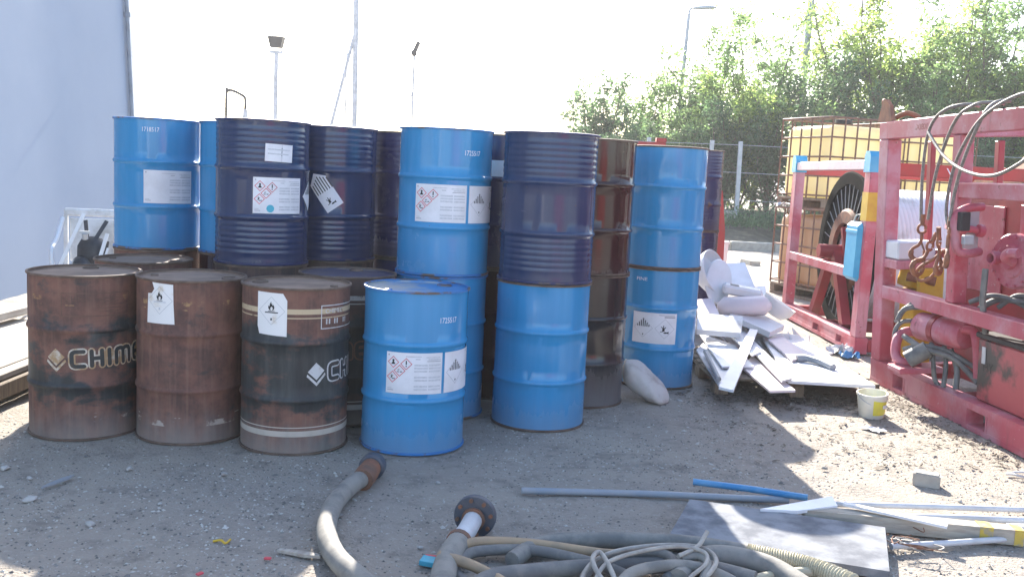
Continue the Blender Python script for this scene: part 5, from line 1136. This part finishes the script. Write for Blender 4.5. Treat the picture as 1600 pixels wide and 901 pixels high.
# ribbed suction hose
pts = curve([(1.007, 3.644, 0.038), (1.093, 3.605, 0.040), (1.194, 3.555, 0.040), (1.273, 3.487, 0.040), (1.349, 3.387, 0.040)], 60)
tag(MB().tube(pts, [.037+.003*sin(i*1.15) for i in range(len(pts))], 16).build('ribbed_hose', M['hose_cream'], None, 60), 'sunlit ribbed cream suction hose in front of the slab', 'hose', G_)
coil = thing('cable_coil', 'loosely coiled pale cable on top of the hose pile', 'cable', (0, 0, 0))
hose('cable_loop', [(0.290, 3.155, 0.060), (0.319, 3.285, 0.080), (0.374, 3.365, 0.100), (0.478, 3.439, 0.110), (0.648, 3.503, 0.110), (0.783, 3.495, 0.110), (0.826, 3.420, 0.100), (0.791, 3.340, 0.080), (0.710, 3.254, 0.060), (0.548, 3.133, 0.060)], .0095, 'cable', None, parent=coil)
hose('cable_loop', [(0.414, 3.148, 0.070), (0.364, 3.218, 0.100), (0.344, 3.286, 0.130), (0.374, 3.354, 0.130), (0.400, 3.276, 0.120), (0.428, 3.179, 0.080)], .0095, 'cable', None, parent=coil)
hose('cable_loop', [(0.349, 3.201, 0.090), (0.401, 3.288, 0.120), (0.530, 3.379, 0.130), (0.686, 3.447, 0.130), (0.782, 3.428, 0.120), (0.778, 3.367, 0.100), (0.711, 3.292, 0.080), (0.648, 3.195, 0.060)], .008, 'cable', None, parent=coil)
hose('cable_loop', [(0.680, 3.403, 0.110), (0.741, 3.447, 0.120), (0.773, 3.477, 0.130), (0.793, 3.506, 0.145), (0.813, 3.537, 0.160)], .0085, 'cable', None, parent=coil)
hose('cable_loop', [(0.698, 3.428, 0.090), (0.765, 3.437, 0.100), (0.791, 3.392, 0.090), (0.764, 3.320, 0.070), (0.724, 3.225, 0.050)], .016, 'hose_grey', None, parent=coil)

slabc = [Vector(p) for p in ((0.873, 4.195, 0.060), (1.685, 3.954, 0.060), (1.516, 3.476, 0.060), (0.700, 3.733, 0.060))]
o = sheet('grey_slab', slabc, .035, 'slab', 'large grey slab lying tilted across the pipes in half shade', 'slab', None); 
tag(MB().tube([(0.093, 4.316, 0.018), (0.696, 4.359, 0.018), (1.383, 4.368, 0.018)], .0165, 12).build('conduit_pipe', M['conduit'], None, 50), 'long grey conduit pipe lying left of the slab', 'pipe', 'pipes on the ground')
tag(MB().tube([(0.944, 4.496, 0.045), (1.207, 4.439, 0.042), (1.460, 4.325, 0.050)], .0165, 12).build('blue_pipe', M['blue_pipe'], None, 50), 'short faded blue pipe above the slab', 'pipe', 'pipes on the ground')
sheet('white_plank', [(1.168, 4.076, 0.070), (1.551, 4.257, 0.085), (1.543, 4.153, 0.085), (1.335, 4.075, 0.070)], .016, 'pvc', 'white plank leaning over the pipes behind the slab', 'plank', None)
bmr = thing('timber_beam', 'weathered timber beam with yellow paint marks at the lower right', 'timber', (0, 0, 0))
ba, bb = Vector((1.382, 4.134, 0.035)), Vector((2.312, 4.002, 0.035))
MB().bar(ba, bb, .075, .068).build('beam', M['wood_grey'], bmr)
for t0_, t1_ in ((.80, .86), (.955, .995)):
    MB().bar(ba.lerp(bb, t0_), ba.lerp(bb, t1_), .0785, .0715).build('yellow_mark', M['yellow_worn'], bmr)
tag(MB().tube([(1.573, 4.309, 0.030), (2.044, 4.340, 0.030), (2.708, 4.372, 0.030)], .014, 10).build('pale_pipe', M['conduit_w'], None, 50), 'upper pale pipe running off the right edge', 'pipe', 'pipes on the ground')
tag(MB().tube([(1.762, 4.201, 0.020), (2.147, 4.229, 0.020), (2.637, 4.246, 0.020)], .017, 10).build('pale_pipe', M['conduit_w'], None, 50), 'second pale pipe from the top running off the right edge', 'pipe', 'pipes on the ground')
tag(MB().bar((1.574, 4.166, 0.085), (1.952, 3.946, 0.080), .035, .012).build('pale_strip', M['pvc_dirty']), 'thin pale strip lying slantwise over the timber beam', 'strip')
tag(MB().tube([(1.668, 3.836, 0.020), (1.939, 3.905, 0.020), (2.401, 4.036, 0.020)], .014, 10).build('pale_pipe', M['conduit_w'], None, 50), 'lowest pale pipe under the timber beam', 'pipe', 'pipes on the ground')
tag(MB().bar((2.322, 4.133, 0.020), (2.518, 4.143, 0.020), .04, .03).build('pale_strip', M['conduit_w']), 'short pale strip at the right edge beside the timber beam', 'strip')
rw = random.Random(6); wt = thing('wire_tangle', 'thin rusty wire tangle under the right edge of the slab', 'wire', (0, 0, 0))
base = [Vector((1.737, 3.914, 0.000)), Vector((1.802, 3.839, 0.000)), Vector((1.844, 4.037, 0.000))]
for k in range(7):
    pts = [base[k % 3] + Vector((rw.uniform(-.12, .12), rw.uniform(-.08, .08), rw.uniform(.005, .05))) for _ in range(5)]
    MB().tube(curve(pts, 6), .0025, 5).build('wire', M['cable' if k % 2 else 'rustfit'], wt, 60)

# ================================================================ BEHIND THE CAMERA
# unseen containers, added so the glossy drums have something bright to reflect
def container(label, loc, rz, mat, L_=6.06, Hc=2.59):
    t = thing('reflection_container', label, 'container', loc, (0, 0, rz), 'unseen containers added for reflections')
    P = []; n = 22
    for k in range(n):
        x = -L_/2+.12+k*(L_-.24)/n; st = (L_-.24)/n; P += [(x, 0), (x+st*.35, 0), (x+st*.5, -.035), (x+st*.85, -.035)]
    P.append((L_/2-.12, 0)); mb = MB()
    mb.add([(x, 1.18+y, z) for z in (.16, Hc-.12) for x, y in P], [(i, i+1, len(P)+i+1, len(P)+i) for i in range(len(P)-1)])
    mb.build('side_wall', mat, t)
    MB().box((-L_/2+.1, -1.2, .12), (L_/2-.1, 1.13, Hc-.05)).build('body', mat, t)
    for x in (-L_/2, L_/2-.14):
        for y in (-1.22, 1.08): MB().bevbox((x, y, 0), (x+.14, y+.14, Hc), .01).build('corner_post', mat, t)
    for z0, z1 in ((.0, .16), (Hc-.12, Hc)): MB().box((-L_/2+.141, 1.1, z0+.003), (L_/2-.141, 1.21, z1-.003)).build('rail', mat, t)
    return t
M['cont_w'] = plain('white_container_paint', (.62, .63, .64), .6, (.5, .5, .5), 2)
M['cont_r'] = plain('red_container_paint', (.36, .06, .06), .6, (.27, .05, .05), 2)
container('white container added behind the camera for reflections in the drums', (-5.4, -9.0, 0), .12, M['cont_w'])
container('red container added behind the camera to the right for reflections in the drums', (6.6, -8.0, 0), -.25, M['cont_r'])

# ================================================================ ADDED GLARE HAZE
hm = bpy.data.materials.new('glare_haze'); hm.use_nodes = True; nt = hm.node_tree; nt.nodes.remove(nt.nodes['Principled BSDF'])
pv = N(nt, 'ShaderNodeVolumePrincipled'); pv.inputs['Density'].default_value = .0013; pv.inputs['Color'].default_value = (.96, .97, 1, 1); pv.inputs['Anisotropy'].default_value = .3  # volume added to stand in for the pale veil of lens glare
nt.links.new(pv.outputs[0], nt.nodes['Material Output'].inputs['Volume'])
hz = MB().box((-1300, -500, -1.2), (1300, 2600, 12.5)).build('haze', hm); tag(hz, 'thin haze added over the yard to imitate lens glare', 'haze', kind='stuff')
